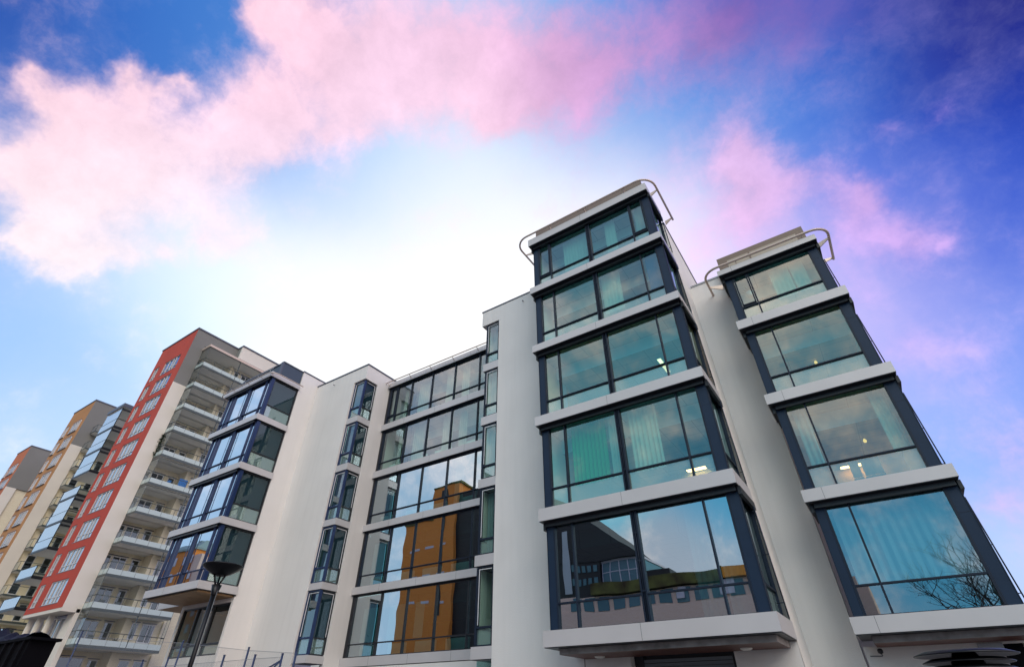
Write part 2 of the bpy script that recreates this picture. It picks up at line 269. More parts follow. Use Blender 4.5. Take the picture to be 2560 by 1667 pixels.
CCOL= [[-0.726, -0.063, 0.685, 0.8714, 0.5149, 0.6105], [-0.773, -0.021, 0.634, 1.0, 0.6445, 0.6724], [-0.694, 0.111, 0.711, 0.9734, 0.6584, 0.7454], [-0.767, 0.054, 0.639, 0.8963, 0.7913, 0.8879], [-0.695, 0.19, 0.693, 0.8714, 0.7529, 0.9131], [-0.499, 0.249, 0.83, 0.9131, 0.6795, 0.8308], [-0.472, 0.077, 0.878, 1.0, 0.6172, 0.6445], [-0.553, 0.085, 0.829, 0.956, 0.6105, 0.7157], [-0.396, 0.183, 0.9, 0.807, 0.5149, 0.7157], [-0.254, 0.275, 0.927, 0.7913, 0.4452, 0.6308], [-0.333, 0.324, 0.885, 0.956, 0.6584, 0.7758], [-0.109, 0.37, 0.922, 0.6795, 0.3419, 0.5776], [-0.014, 0.401, 0.916, 0.3763, 0.1714, 0.4851], [0.116, 0.481, 0.869, 0.1144, 0.0529, 0.3515], [0.235, 0.525, 0.818, 0.0578, 0.0296, 0.305], [-0.113, 0.447, 0.887, 0.6795, 0.3763, 0.6584], [0.045, 0.647, 0.761, 0.8714, 0.6105, 0.8714], [0.083, 0.704, 0.706, 0.8308, 0.4851, 0.7758], [0.189, 0.72, 0.667, 0.5776, 0.3763, 0.7758], [0.191, 0.749, 0.635, 0.6105, 0.402, 0.807], [0.241, 0.781, 0.577, 0.6584, 0.4125, 0.807], [0.305, 0.654, 0.692, 0.1022, 0.1022, 0.5776], [-0.839, 0.021, 0.544, 1.0, 0.9301, 0.9047], [-0.789, 0.143, 0.597, 0.9823, 0.8714, 0.9047], [0.204, 0.895, 0.397, 0.6105, 0.4851, 0.9387], [0.199, 0.945, 0.261, 0.7529, 0.4851, 0.9131]]
# ------------------------------------------------------------------ office building
office = empty('office_building', -12, 20)
tag(office, 'white stuccoed office building with stacked teal glass bays and silver bands between storeys', 'building')

def frame_win(xs, y0, z0, z1, zt, w=.055, d=.12, parent=office, double=(), glass='glass', low='spandrel', label=None, hdr=.055, mat='frame', lean=(0,0), transoms=None, casement=()):
    """a storey-high window facing -Y: frame part with its glass as sub-parts. xs: mullion centres incl. both ends."""
    f = MB(); xa, xb = xs[0], xs[-1]
    f.box(xa-.03, xb+.03, y0-.02, y0+d, z0, z0+hdr); f.box(xa-.03, xb+.03, y0-.02, y0+d, z1-hdr, z1)
    for i, x in enumerate(xs):
        if i in double:
            f.box(x-.10, x-.045, y0-.06, y0+d, z0+hdr, z1-hdr); f.box(x+.045, x+.10, y0-.06, y0+d, z0+hdr, z1-hdr)
            f.box(x-.045, x+.045, y0+.03, y0+d-.01, z0+hdr, z1-hdr)
            f.tube([(x, y0-.07, z0+.05), (x, y0-.07, z1-.05)], .014, 6)
            for q in (.25, .5, .75): f.box(x-.05, x+.05, y0-.085, y0-.05, z0+(z1-z0)*q, z0+(z1-z0)*q+.035)
        else:
            f.box(x-w/2, x+w/2, y0-.04, y0+d, z0+hdr, z1-hdr)
    for a, b in zip(xs[:-1], xs[1:]):
        f.box(a+w/2, b-w/2, y0-.03, y0+d-.02, zt-w*.4, zt+w*.4)
    for i in casement:
        a, b = xs[i]+w/2+.02, xs[i+1]-w/2-.02
        for bx in ((a, a+.05, zt+.06, z1-hdr-.03), (b-.05, b, zt+.06, z1-hdr-.03), (a+.05, b-.05, zt+.06, zt+.11), (a+.05, b-.05, z1-hdr-.08, z1-hdr-.03)):
            f.box(bx[0], bx[1], y0-.05, y0+.02, bx[2], bx[3])
    fo = f.build('window', M[mat], parent)
    if label: fo['label'] = label
    g = MB(); lo = MB()
    for a, b in zip(xs[:-1], xs[1:]):
        t1, t2, t3 = (random.uniform(-.007,.007) for _ in range(3))     # panes never sit perfectly true
        g.poly([(a, y0+.04, zt), (b, y0+.04+t1, zt), (b, y0+.04+t1+t2, z1-.04), (a, y0+.04+t2, z1-.04)])
        lo.poly([(a, y0+.045, z0+.04), (b, y0+.045, z0+.04), (b, y0+.045, zt), (a, y0+.045, zt)])
    g.build('glass_pane', M[glass], fo); lo.build('spandrel_pane', M[low], fo)
    return fo
def side_win(x, y0, y1, z0, z1, zt, sgn=1, parent=office, glass='dglass', low='spandrel', mat='frame', mids=()):
    """window in a plane x = const facing +x (sgn=1)"""
    f = MB(); d = .1
    a, b = (x-d, x+.02) if sgn > 0 else (x-.02, x+d)
    ys = [y0, *mids, y1]
    f.box(a, b, y0, y1, z0, z0+.07); f.box(a, b, y0, y1, z1-.07, z1)
    for y in ys: f.box(a, b, y-.035, y+.035, z0+.07, z1-.07)
    for p, q in zip(ys[:-1], ys[1:]): f.box(a+.01, b-.005, p+.035, q-.035, zt-.03, zt+.03)
    fo = f.build('window', M[mat], parent)
    g = MB(); xg = x - .04*sgn
    g.poly([(xg, y0, zt), (xg, y1, zt), (xg, y1, z1-.04), (xg, y0, z1-.04)]); g.build('glass_pane', M[glass], fo)
    g = MB(); xg = x - .045*sgn
    g.poly([(xg, y0, z0+.04), (xg, y1, z0+.04), (xg, y1, zt), (xg, y0, zt)]); g.build('spandrel_pane', M[low], fo)
    return fo
def band(x0, x1, y0, y1, z0, z1, parent=office, seams=(), label=None, inner=True):
    b = MB(); b.box(x0, x1, y0, y1, z0+.02, z1, 0)
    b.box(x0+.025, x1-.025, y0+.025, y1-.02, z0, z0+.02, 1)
    for s in seams: b.box(x0+(x1-x0)*s-.004, x0+(x1-x0)*s+.004, y0-.002, y0+.01, z0+.022, z1-.003, 1)
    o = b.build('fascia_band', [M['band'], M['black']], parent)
    if label: o['label'] = label
    return o
def room(x0, x1, y0, y1, z0, z1, wall='room', parent=office, beam=True, ceil='ceiling', wl=None):
    """inside faces of a room open to the glass (no front wall)"""
    r = MB()
    r.poly([(x0,y0,z0),(x1,y0,z0),(x1,y1,z0),(x0,y1,z0)], 1)
    r.poly([(x0,y0,z1),(x0,y1,z1),(x1,y1,z1),(x1,y0,z1)], 2)
    r.poly([(x0,y1,z0),(x1,y1,z0),(x1,y1,z1),(x0,y1,z1)], 0)
    r.poly([(x0,y0,z0),(x0,y1,z0),(x0,y1,z1),(x0,y0,z1)], 0)
    r.poly([(x1,y0,z0),(x1,y0,z1),(x1,y1,z1),(x1,y1,z0)], 0)
    if beam: # lowered ceiling beyond a bulkhead
        yb = y0 + 1.15; r.box(x0+.01, x1-.01, yb, y1-.01, z1-.60, z1-.01, 3, mb=2)
    o = r.build('room_interior', [M[wall], M['floor'], M[ceil], M['bulkhead'] if wall in ('room','glowroom') else M['ceiling_dim']], parent); return o

M['ceiling_dim'] = tilemat('dim_ceiling_tiles', (.25,.27,.27), (.12,.13,.13))  # ceiling tiles of unlit rooms, their dimness put into the colour
# --- middle and right bay
def bay(X0, X1, lX0, lX1, yf, yw, bands, glassx, double, pitch_z0, casement=(), roofz=None, seam=.47, right_side=True, left_side=True, g0='glass_low', warm=(2,)):
    """X0,X1: band ends at height 2; lX0,lX1 lean (m per m). bands: (bottom, top)"""
    xl = lambda z: X0 + lX0*(z-2.1); xr = lambda z: X1 + lX1*(z-2.1)
    gy = yf + .35
    for i, (zb, zt) in enumerate(bands):
        band(xl(zt), xr(zt), yf, yw-.01, zb, zt, seams=(seam,))
    for i in range(len(bands)-1):
        z0, z1 = bands[i][1], bands[i+1][0]; zm = (z0+z1)/2
        sl, sr = lX0*(z0-2.1), lX1*(z0-2.1)
        def mp(x):  # lerp of the lean across the width
            t = (x - X0)/(X1-X0); return x + sl*(1-t) + sr*t
        xs = [mp(x) for x in glassx]
        a, b = mp(X0+.11), mp(X1-.17)
        # corner panels
        for (u, v) in ((a, xs[0]-.03), (xs[-1]+.03, b)):
            p = MB(); p.box(u, v, gy-.03, gy+.22, z0, z1, 0)
            if u == a: p.box(a-.012, a+.004, gy-.045, gy+.1, z0, z1, 1)
            else: p.box(b-.004, b+.014, gy-.045, gy+.1, z0, z1, 1)
            p.box(u+.004, v-.004, gy-.033, gy-.02, z1-(z1-z0)*.27, z1-(z1-z0)*.27+.012, 1)
            p.build('corner_panel', [M['bluepanel'], M['frame']], office)
        zt_ = z0 + .76
        frame_win(xs, gy, z0, z1, zt_, double=double, glass=g0 if i == 0 else 'glass', low=g0 if i == 0 else 'spandrel', casement=casement if i == len(bands)-2 else ())
        if right_side:
            side_win(b-.02, gy+.24, yw-.02, z0, z1, zt_, 1)
        if left_side:
            side_win(a+.02, gy+.24, yw-.02, z0, z1, zt_, -1)
        # header box with the folded sun blind
        for bx in ((a+.02, b-.02, gy-.16, gy-.05, .14), (b+.02, b+.11, gy-.1, yw-.05, .24), (a-.1, a-.02, gy-.1, yw-.05, .24)):
            h = MB(); h.box(*bx[:4], z1-bx[4], z1-.002); h.build('sun_blind_box', M['black'], office)
        room(a+.12, b-.12, gy+.13, yw+4.2, z0+.03, z1-.02, wall='darkroom' if i == 0 else ('glowroom' if i in warm else 'room'), ceil='ceiling_dim' if i == 0 else ('glowceil' if i in warm else 'ceiling'))
        # guide wire outside the right side
        w = MB(); xw = b+.20; yv = yw-.55
        w.tube([(xw, yv, z0+.01), (xw+lX1*(z1-z0), yv, z1-.25)], .018, 6)
        for q in (.12, .5, .88): w.tube([(xw+lX1*(z1-z0)*q+.01, yv, z0+(z1-z0)*q), (b, yv, z0+(z1-z0)*q)], .012, 5)
        w.build('guide_wire', M['frame'], office)
B1 = [(1.61,2.06),(5.33,5.78),(9.01,9.42),(12.57,12.94),(16.03,16.41),(19.39,19.86)]
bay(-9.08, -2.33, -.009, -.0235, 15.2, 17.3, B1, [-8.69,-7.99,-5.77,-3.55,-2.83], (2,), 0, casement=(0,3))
B2 = [(1.65,2.06),(5.07,5.45),(8.43,8.83),(11.73,12.13),(14.60,14.87)]
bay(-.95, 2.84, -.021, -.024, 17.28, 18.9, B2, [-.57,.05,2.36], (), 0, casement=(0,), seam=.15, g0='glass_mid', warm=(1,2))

def fill_panel(x0, x1, y0, y1, z, label, mat):  # panels added deep in the rooms to brighten them, mostly out of view
    r = empty('ceiling_light', (x0+x1)/2, (y0+y1)/2, z); tag(r, label, 'ceiling light', 'fill light panels added deep inside the office rooms')
    b = MB(); b.box(x0-.03, x1+.03, y0-.03, y1+.03, z+.015, z+.05); b.build('housing', M['black'], r)
    d = MB(); d.box(x0, x1, y0, y1, z, z+.014); d.build('diffuser', M[mat], r)
on = ['lowest','second','third','fourth','top']
for i in (1,2,3,4):
    if i != 1: fill_panel(-7.4,-6.6,21.1,21.4,B1[i+1][0]-.68,f'left added fill light panel in the {on[i]} storey room of the middle bay','coolfill')
    fill_panel(-5.2,-4.4,21.1,21.4,B1[i+1][0]-.68,f'right added fill light panel in the {on[i]} storey room of the middle bay','warmfill' if i in (1,2) else 'coolfill')
for i in (1,2,3):
    fill_panel(.3,1.5,22.7,22.95,B2[i+1][0]-.68,f'added fill light panel in the {["lowest","second","third","top"][i]} storey room of the right bay','warmfill' if i < 3 else 'coolfill')

# soffits under the two lowest bands
def soffit(x0, x1, y0, y1, z, lights):
    s = MB(); s.box(x0, x1, y0, y1, z-.16, z-.004, 0, mb=1); s.build('soffit', [M['concrete'], M['redwood']], office)
    for lx, ly in lights:
        l = MB(); l.lathe((lx, ly, z-.16), [(.0,-.055),(.10,-.05),(.15,-.03),(.16,-.002)], 24); l.build('soffit_light', M['whitelamp'], office)
soffit(-8.72, -2.55, 15.55, 17.28, 1.61, [(-7.9, 16.6), (-3.55, 16.6)])
soffit(-.62, 2.6, 17.65, 18.88, 1.65, [])

# --- walls
def wall(fn, mat='stucco', name='wall', label=None):
    w = MB(); fn(w); o = w.build(name, M[mat], office)
    if label: o['label'] = label
    return o
G = -E
# block of the middle bay: front wall either side of the bay, right flank, core
def f_(w):
    w.box(-12.53, -8.85, 17.3, 17.6, G, 18.40)
    w.box(-13.69, -12.53, 17.3, 17.6, 17.40, 18.40)
    w.box(-13.66, -12.53, 17.3, 17.6, G, .3)
    w.box(-8.85, -7.19, 17.3, 17.6, G, 1.605)
    w.box(-4.06, -2.36, 17.3, 17.6, G, 1.605)
    w.box(-7.19, -4.06, 17.3, 17.6, 1.50, 1.605)
wall(f_)
def f_(w): # flank leaning very slightly, from the bay back past the right wing
    L = -.0235
    def X(z): return -2.36 + L*(z-2.1)
    for (za, zb, y1) in ((G, 15.98, 19.0), (15.98, 19.0, 22.6)):
        w.hexa([(X(za)-.3,17.62 if za==G else 17.3,za),(X(za),17.3,za),(X(za),y1,za),(X(za)-.3,y1,za),(X(zb)-.3,17.62 if za==G else 17.3,zb),(X(zb),17.3,zb),(X(zb),y1,zb),(X(zb)-.3,y1,zb)])
    w.box(-9.3, -3.1, 17.32, 17.6, 18.4, 19.0)
    w.box(-9.3, -3.1, 22.3, 22.6, G, 19.0); w.box(-9.3, -9.0, 17.62, 22.3, 18.4, 19.0)
wall(f_)
def f_(w): # left flank behind the corner windows, and roof slabs
    w.box(-13.69, -13.4, 18.6, 24, G, 18.40); w.box(-13.4, -9.0, 23.7, 24, G, 18.4); w.box(-13.4, -3.1, 17.6, 23.7, 18.2, 18.35); w.box(-13.69,-13.4,17.6,18.6,17.4,18.4)
wall(f_)
def f_(w):
    w.box(-13.73, -9.22, 17.27, 17.64, 18.40, 18.47); w.box(-13.73, -13.36, 17.64, 24.0, 18.40, 18.47)
    w.box(-3.14, -2.72, 17.27, 22.63, 19.0, 19.07)
wall(f_, 'coping', 'roof_coping')
# roof box above the middle bay and the right bay
w = MB(); w.box(-9.12, -3.2, 16.2, 19.6, 19.88, 21.3); w.box(-9.24, -3.08, 16.05, 16.2, 20.95, 21.4)
w.build('plant_room', M['brown'], office)
w = MB(); w.box(-1.15, 2.42, 18.5, 22, 14.9, 16.6, 0); w.box(-.75, 2.1, 18.485, 18.499, 14.95, 16.3, 1); w.box(.15,.22,18.47,18.484,14.95,16.3,0)
w.build('plant_room', [M['brown'], M['tanpanel']], office)
# right wing wall
def f_(w):
    w.box(-2.8, -1.02, 18.9, 19.2, G, 15.9); w.box(-1.02, 2.3, 18.9, 19.2, 14.9, 15.9)
    w.box(-.96, 1.6, 18.9, 19.2, G, 1.52); w.box(1.6, 2.5, 18.9, 19.2, 1.44, 1.52)
    w.hexa([(2.56,18.92,1),(2.74,18.92,1),(2.74,26,1),(2.56,26,1),(2.27,18.92,14.5),(2.45,18.92,14.5),(2.45,26,14.5),(2.27,26,14.5)]); w.box(-2.5, 2.5, 25.7, 26, G, 15.9)
wall(f_)
def f_(w): w.box(-2.62, 2.3, 18.86, 19.24, 15.90, 15.98)
wall(f_, 'greycoping', 'roof_coping')
# undercroft of the right wing: dark column, grey plate, dark recess
w = MB(); w.box(2.08, 2.45, 18.95, 19.5, G, 1.44); w.build('column', M['darkbox'], office)
w = MB(); w.box(1.55, 2.06, 18.86, 18.9, 1.30, 1.46); w.build('service_hatch', M['greycoping'], office)
# garage opening
w = MB(); w.box(-7.19, -4.06, 17.75, 17.85, G, 1.50, 1)
w.box(-7.19, -6.90, 17.62, 17.75, G, 1.5, 1); w.box(-4.20, -4.06, 17.62, 17.75, G, 1.5, 1)
for k in range(30):
    z = 1.38 - k*.1; w.box(-6.90, -4.20, 17.66, 17.74, z-.085, z, 0)
w.build('roller_shutter', [M['shutter'], M['black']], office)
# little lamp on the wall beside the garage and thin joints
w = MB(); w.box(-8.80,-8.76,17.296,17.3,G,1.5); w.build('wall_joint', M['concrete'], office)

# --- roof rails
def arc(cx, cy, r, a0, a1, z, n=7): return [(cx+r*math.cos(math.radians(a0+(a1-a0)*i/n)), cy+r*math.sin(math.radians(a0+(a1-a0)*i/n)), z) for i in range(n+1)]
def rail(x0, x1, yf, yl, yr, z, r, supports, mat='rail', rad=.05):
    t = MB(); path = [(x0, yl, z)] + arc(x0+r, yf+r, r, 180, 270, z) + arc(x1-r, yf+r, r, 270, 360, z) + [(x1, yr, z)]
    t.tube(path, rad, 10)
    for (px, py, qx, qy) in supports:
        dx, dy = qx-px, qy-py; n = math.hypot(dx, dy); ux, uy = -dy/n*.02, dx/n*.02
        t.hexa([(px-ux,py-uy,z-.04),(px+ux,py+uy,z-.04),(qx+ux,qy+uy,z-.3),(qx-ux,qy-uy,z-.3),(px-ux,py-uy,z+.03),(px+ux,py+uy,z+.03),(qx+ux,qy+uy,z-.03),(qx-ux,qy-uy,z-.03)])
    t.build('roof_rail', M[mat], office)
rail(-10.02, -2.42, 15.08, 17.2, 18.3, 20.08, .75, [(-9.98,16.2,-9.2,16.2),(-7.9,15.08,-7.9,15.4),(-5.9,15.08,-5.9,15.4),(-3.8,15.08,-3.8,15.4),(-2.45,16.1,-2.85,16.1),(-2.45,18.15,-2.8,18.15)])
rail(-1.78, 3.02, 17.2, 19.4, 19.4, 15.02, .6, [(-1.75,18.3,-1.25,18.4),(-1.75,19.3,-1.0,19.0),(-.4,17.2,-.4,17.4),(2.1,17.2,2.1,17.4),(3.0,18.0,2.5,18.1),(3.0,19.3,2.35,19.1)])

# --- corner windows of the middle block (left end)
zs = [(2.03,4.80),(5.24,8.05),(8.47,11.17),(11.63,14.30),(14.76,17.38)]
for z0, z1 in zs:
    frame_win([-13.36,-12.58], 17.40, z0, z1, z0+.62, w=.09, glass='glass2', mat='frame')
    side_win(-13.42, 17.5, 18.6, z0, z1, z0+.62, -1)
    r = MB(); r.box(-13.29,-12.66,17.37,17.39,z1-.13,z1-.10); r.box(-13.29,-13.26,17.37,17.39,z0+.70,z1-.13); r.build('inner_frame', M['winwhite'], office)
    room(-13.36, -12.3, 17.55, 19.5, z0+.03, z1-.02, beam=False)
bz = [(1.61,2.03),(4.80,5.24),(8.05,8.47),(11.17,11.63),(14.30,14.76)]
for a, b in bz: band(-13.52, -12.535, 17.33, 18.58, a, b)
w = MB(); w.box(-13.30,-12.6,17.44,17.46,.35,1.58); w.build('glass_pane', M['glass2'], office)

# --- recessed curtain wall in the middle
CB = [(1.85,2.25),(5.08,5.46),(8.36,8.74),(11.53,11.96),(14.72,15.16),(17.98,18.36)]
for i,(a,b) in enumerate(CB): band(-23.74, -13.45, 19.8, 20.3, a, b, seams=(.2,.45,.7))
for i in range(5):
    z0, z1 = CB[i][1], CB[i+1][0]
    xs = [-23.55, -21.57,-19.74,-17.83,-15.87,-14.0] if i < 4 else [-23.55,-22.88,-21.57,-19.74,-17.83,-15.87,-14.0]
    frame_win(xs, 20.0, z0, z1, z0+.58, w=.055, glass='glass_low' if i < 3 else 'glass2', low='glass_low' if i < 3 else 'glass2', mat='black' if i==0 else 'frame', casement=(0,) if i == 4 else ())
    c = MB(); xm = -21.57
    c.box(xm-.12, xm+.14, 20.13, 20.4, z0, z1); c.build('structural_column', M['black'], office); c = MB(); c.box(-23.72,-23.59,19.95,20.3,z0,z1); c.build('jamb', M['black'], office)
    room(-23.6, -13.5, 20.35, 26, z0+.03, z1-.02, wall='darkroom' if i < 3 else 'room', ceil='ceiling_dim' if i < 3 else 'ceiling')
    for k,(ra,rb) in enumerate(((-23.2,-21.9),(-21.2,-20.0),(-19.4,-18.1),(-17.5,-16.1))):
        rd = MB()
        n = 14
        for q in range(n):
            u = ra + (rb-ra)*q/n; rd.box(u+.006, u+(rb-ra)/n-.012, 20.52, 20.60, z0+.10, z0+.56)
        rd.box(ra, rb, 20.53, 20.59, z0+.12, z0+.16); rd.box(ra, rb, 20.53, 20.59, z0+.50, z0+.54)
        rd.build('radiator', M['radiator'], office)
w = MB(); w.box(-23.7,-13.5,20.3,26.2,18.0,18.3); w.box(-23.8,-13.5,19.95,20.2,18.36,18.42); w.build('flat_roof', M['coping'], office)
def f_(w): w.box(-23.74,-13.4,19.83,20.2,G,1.84)
wall(f_)
t = MB(); t.tube([(-24.05,19.55,18.28),(-13.7,19.55,18.28)], .035, 8)
for x in (-23.6,-21.57,-19.74,-17.83,-15.87): t.tube([(x,19.55,18.28),(x,19.8,18.1)], .02, 6)
t.build('roof_rail', M['rail'], office)

# --- wing with the wrap-round corner windows
XC = -23.76
def f_(w):
    w.box(-29.05, -24.87, 17.8, 18.1, G, 18.86); w.box(-24.87, XC, 17.8, 18.1, 17.80, 18.86)
    w.box(-24.87, XC, 17.8, 18.85, G, .1)
    w.box(XC-.3, XC, 18.88, 20.0, G, 18.86); w.box(XC-.3, XC, 18.1, 18.88, 17.80, 18.86); w.box(XC-.3, XC, 20.0, 26, 18.4, 18.86)
    w.box(-29.0, -24.06, 18.1, 26, 18.5, 18.7)
wall(f_)
def f_(w): w.box(-29.02, XC+.04, 17.76, 18.12, 18.86, 18.95); w.box(XC-.32, XC+.04, 18.12, 26, 18.86, 18.95)
wall(f_, 'coping', 'roof_coping')
czs = [(2.28,5.11),(5.46,8.33),(8.70,11.50),(11.93,14.67),(15.09,17.78)]
cbs = [(1.94,2.28),(5.11,5.46),(8.33,8.70),(11.50,11.93),(14.67,15.09)]
for z0, z1 in czs:
    frame_win([-24.80, XC-.14], 17.93, z0, z1, z0+.72, w=.09, glass='glass', mat='blueframe', d=.1)
    side_win(XC-.12, 18.03, 18.84, z0, z1, z0+.72, 1, glass='dglass', mat='black')
    p = MB(); p.box(XC-.16, XC-.10, 17.88, 17.96, z0, z1); p.build('corner_post', M['blueframe'], office)
    r = MB()
    for bx in ((-24.72,-24.0,z1-.14,z1-.11),(-24.74,-24.70,z0+.8,z1-.11)): r.box(bx[0],bx[1],17.90,17.925,bx[2],bx[3])
    for by in ((18.1,18.78,z1-.14,z1-.11),(18.75,18.78,z0+.8,z1-.14)): r.box(XC-.115,XC-.09,by[0],by[1],by[2],by[3])
    r.build('inner_frame', M['winwhite'], office)
    room(-24.85, XC-.2, 18.12, 21.5, z0+.03, z1-.02, beam=False, wall='darkroom')
for a, b in cbs: band(-24.87, XC-.04, 17.85, 18.87, a, b)

# --- left wing
XL = -29.0
def f_(w):
    w.box(XL-.3, XL-.05, 16.45, 17.98, 1.0, 19.46); w.box(XL-.3, XL-.05, 17.98, 19.6, 18.0, 19.46)
    w.box(XL-.3, XL-.05, 16.68, 17.8, G, 1.0)
    w.box(-34.25, -34.02, 16.4, 16.65, G, 5.04); w.box(-34.02, XL-.2, 16.4, 16.65, 4.82, 5.04); w.box(-34.02, XL-.2, 16.4, 16.65, G, 2.42)
    w.box(-29.22, XL-.05, 16.4, 16.45, 1.0, 5.04); w.box(-29.22, XL-.05, 16.4, 16.68, G, 1.0)
    w.box(-34.25, -34.0, 16.65, 26, G, 19.4); w.box(-34.0, XL-.3, 19.3, 19.6, 5, 19.46)
wall(f_)
def f_(w): w.box(XL-.35, XL-.01, 16.42, 19.6, 19.46, 19.54)
wall(f_, 'coping', 'roof_coping')
w = MB(); w.box(-34.0, XL-.12, 14.9, 16.42, 18.32, 19.42, 0); w.box(-34.05, XL-.08, 14.84, 16.44, 19.42, 19.50, 1); w.box(XL-.4, XL-.1, 14.8, 14.89, 18.32, 19.5, 1)
w.build('plant_room', [M['penthouse'], M['coping']], office)
# ground window
frame_win([-34.0,-32.5,-30.9,-29.25], 16.5, 2.44, 4.80, 2.95, glass='dglass', mat='black', w=.1)
room(-34.1, -29.3, 16.7, 21, 2.2, 4.81, wall='interior', beam=False, ceil='darkroom')
LB = [(5.11,5.51),(8.37,8.76),(11.53,11.93),(14.76,15.15),(17.95,18.31)]
for i,(a,b) in enumerate(LB):
    band(-34.5, XL+.03, 14.2, 16.43, a, b, seams=(.38,))
s = MB(); s.box(-34.3, XL-.2, 14.4, 16.4, 5.02, 5.105, 0, mb=0); s.build('soffit', M['wood'], office)
s = MB(); s.box(-37.3, -34.3, 16.4, 18.6, 5.08, 5.5, 0, mb=1); s.build('canopy', [M['band'], M['wood']], office)
for i in range(4):
    z0, z1 = LB[i][1], LB[i+1][0]
    frame_win([-34.05,-33.55,-33.19,-31.5,-29.65,-29.2], 14.42, z0, z1, z0+.62, w=.05, double=(3,), glass='mirror', low='mirror', mat='blueframe')
    side_win(XL-.12, 14.62, 16.40, z0, z1, z0+.86, 1, glass='dglass', mat='black')
    p = MB(); p.box(XL-.2, XL-.08, 14.40, 14.62, z0, z1); p.build('corner_panel', M['blueframe'], office)
    h = MB(); h.box(-34.1, XL-.25, 14.27, 14.36, z1-.12, z1-.002); h.build('sun_blind_box', M['black'], office)
    for x, x2 in ((-33.85,-34.05),(-31.72,-31.5),(-31.28,-31.5),(-29.42,-29.2)):
        wr = MB(); wr.tube([(x, 14.33, z0), (x, 14.33, z1-.1)], .016, 6)
        for q in (.2,.5,.8): wr.tube([(x,14.33,z0+(z1-z0)*q),(x2,14.40,z0+(z1-z0)*q)], .01, 5)
        wr.build('guide_wire', M['blueframe'], office)
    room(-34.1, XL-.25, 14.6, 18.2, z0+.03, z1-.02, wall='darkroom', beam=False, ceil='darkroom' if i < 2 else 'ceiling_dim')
    br = MB(); br.tube([(XL-.32, 14.75, z0+.55), (XL-.32, 16.3, z1-.35)], .022, 8); br.build('brace', M['winwhite'], office)
t = MB(); t.tube([(-34.95,16.0,18.15)]+[(-34.95,14.6,18.15)]+arc(-34.35,14.65,.6,180,270,18.15)+arc(-29.3,14.65,.6,270,360,18.15)+[(-28.7,16.5,18.15)], .035, 8)
for x in (-33.2,-31.5,-30.0): t.tube([(x,14.05,18.15),(x,14.2,18.1)], .02, 6)
t.build('roof_rail', M['rail'], office)
t = MB()
for x in (-34.2,-32.5,-31.0,-29.6): t.tube([(x,14.35,18.3),(x,14.35,18.75)], .015, 6)
t.tube([(-34.4,14.35,18.75),(-29.3,14.35,18.75)], .018, 6); t.build('parapet_rail', M['greycoping'], office)

# small hooks on the walls
for (x,y,z) in ((-27.0,17.78,18.35),(-10.9,17.28,17.95)):
    h = MB(); h.tube([(x,y,z),(x,y-.12,z-.02),(x+.02,y-.14,z-.09)], .02, 6); h.build('wall_hook', M['iron'], office)
# ------------------------------------------------------------------ apartment towers
def apt_window(tower, xa, xb, y, z0, z1, div, mats=None):
    """white framed window in a wall facing -Y; div: split x positions"""
    f = MB(); w = .09
    f.box(xa, xb, y-.02, y+.10, z0, z0+w); f.box(xa, xb, y-.02, y+.10, z1-w, z1)
    xs = [xa, *div, xb]
    for i, x in enumerate(xs):
        h = w if i in (0, len(xs)-1) else w*1.3
        a = x if i == 0 else (x-h if i == len(xs)-1 else x-h/2)
        f.box(a, a+h, y-.02, y+.10, z0+w, z1-w)
    zt = z0 + (z1-z0)*.28
    for a, b in zip(xs[:-1], xs[1:]):
        f.box(a+w, b-w, y-.01, y+.09, zt-.04, zt+.04)
    f.box(xa-.12, xb+.05, y-.10, y-.021, z0-.06, z0, 1)       # sill
    f.box(xa-.12, xb+.05, y-.06, y-.021, z1+.14, z1+.20, 1)
    fo = f.build('window', [M['winwhite'], M['coping']], tower)
    g = MB(); g.poly([(xa+.05,y+.05,z0+.05),(xb-.05,y+.05,z0+.05),(xb-.05,y+.05,z1-.05),(xa+.05,y+.05,z1-.05)])
    g.build('glass_pane', M['winglass'], fo)
    c = MB()
    for a, b in ((xa+.15, xa+(xb-xa)*.28), (xa+(xb-xa)*.52, xa+(xb-xa)*.66)):
        n = 8
        for q in range(n):
            u0 = a+(b-a)*q/n; u1 = a+(b-a)*(q+1)/n
            c.poly([(u0,y+.3+.03*(q%2),z0+.1),(u1,y+.3+.03*((q+1)%2),z0+.1),(u1,y+.3+.03*((q+1)%2),z1-.1),(u0,y+.3+.03*(q%2),z1-.1)])
    c.build('window_curtain', M['curtain'], fo)
    return fo
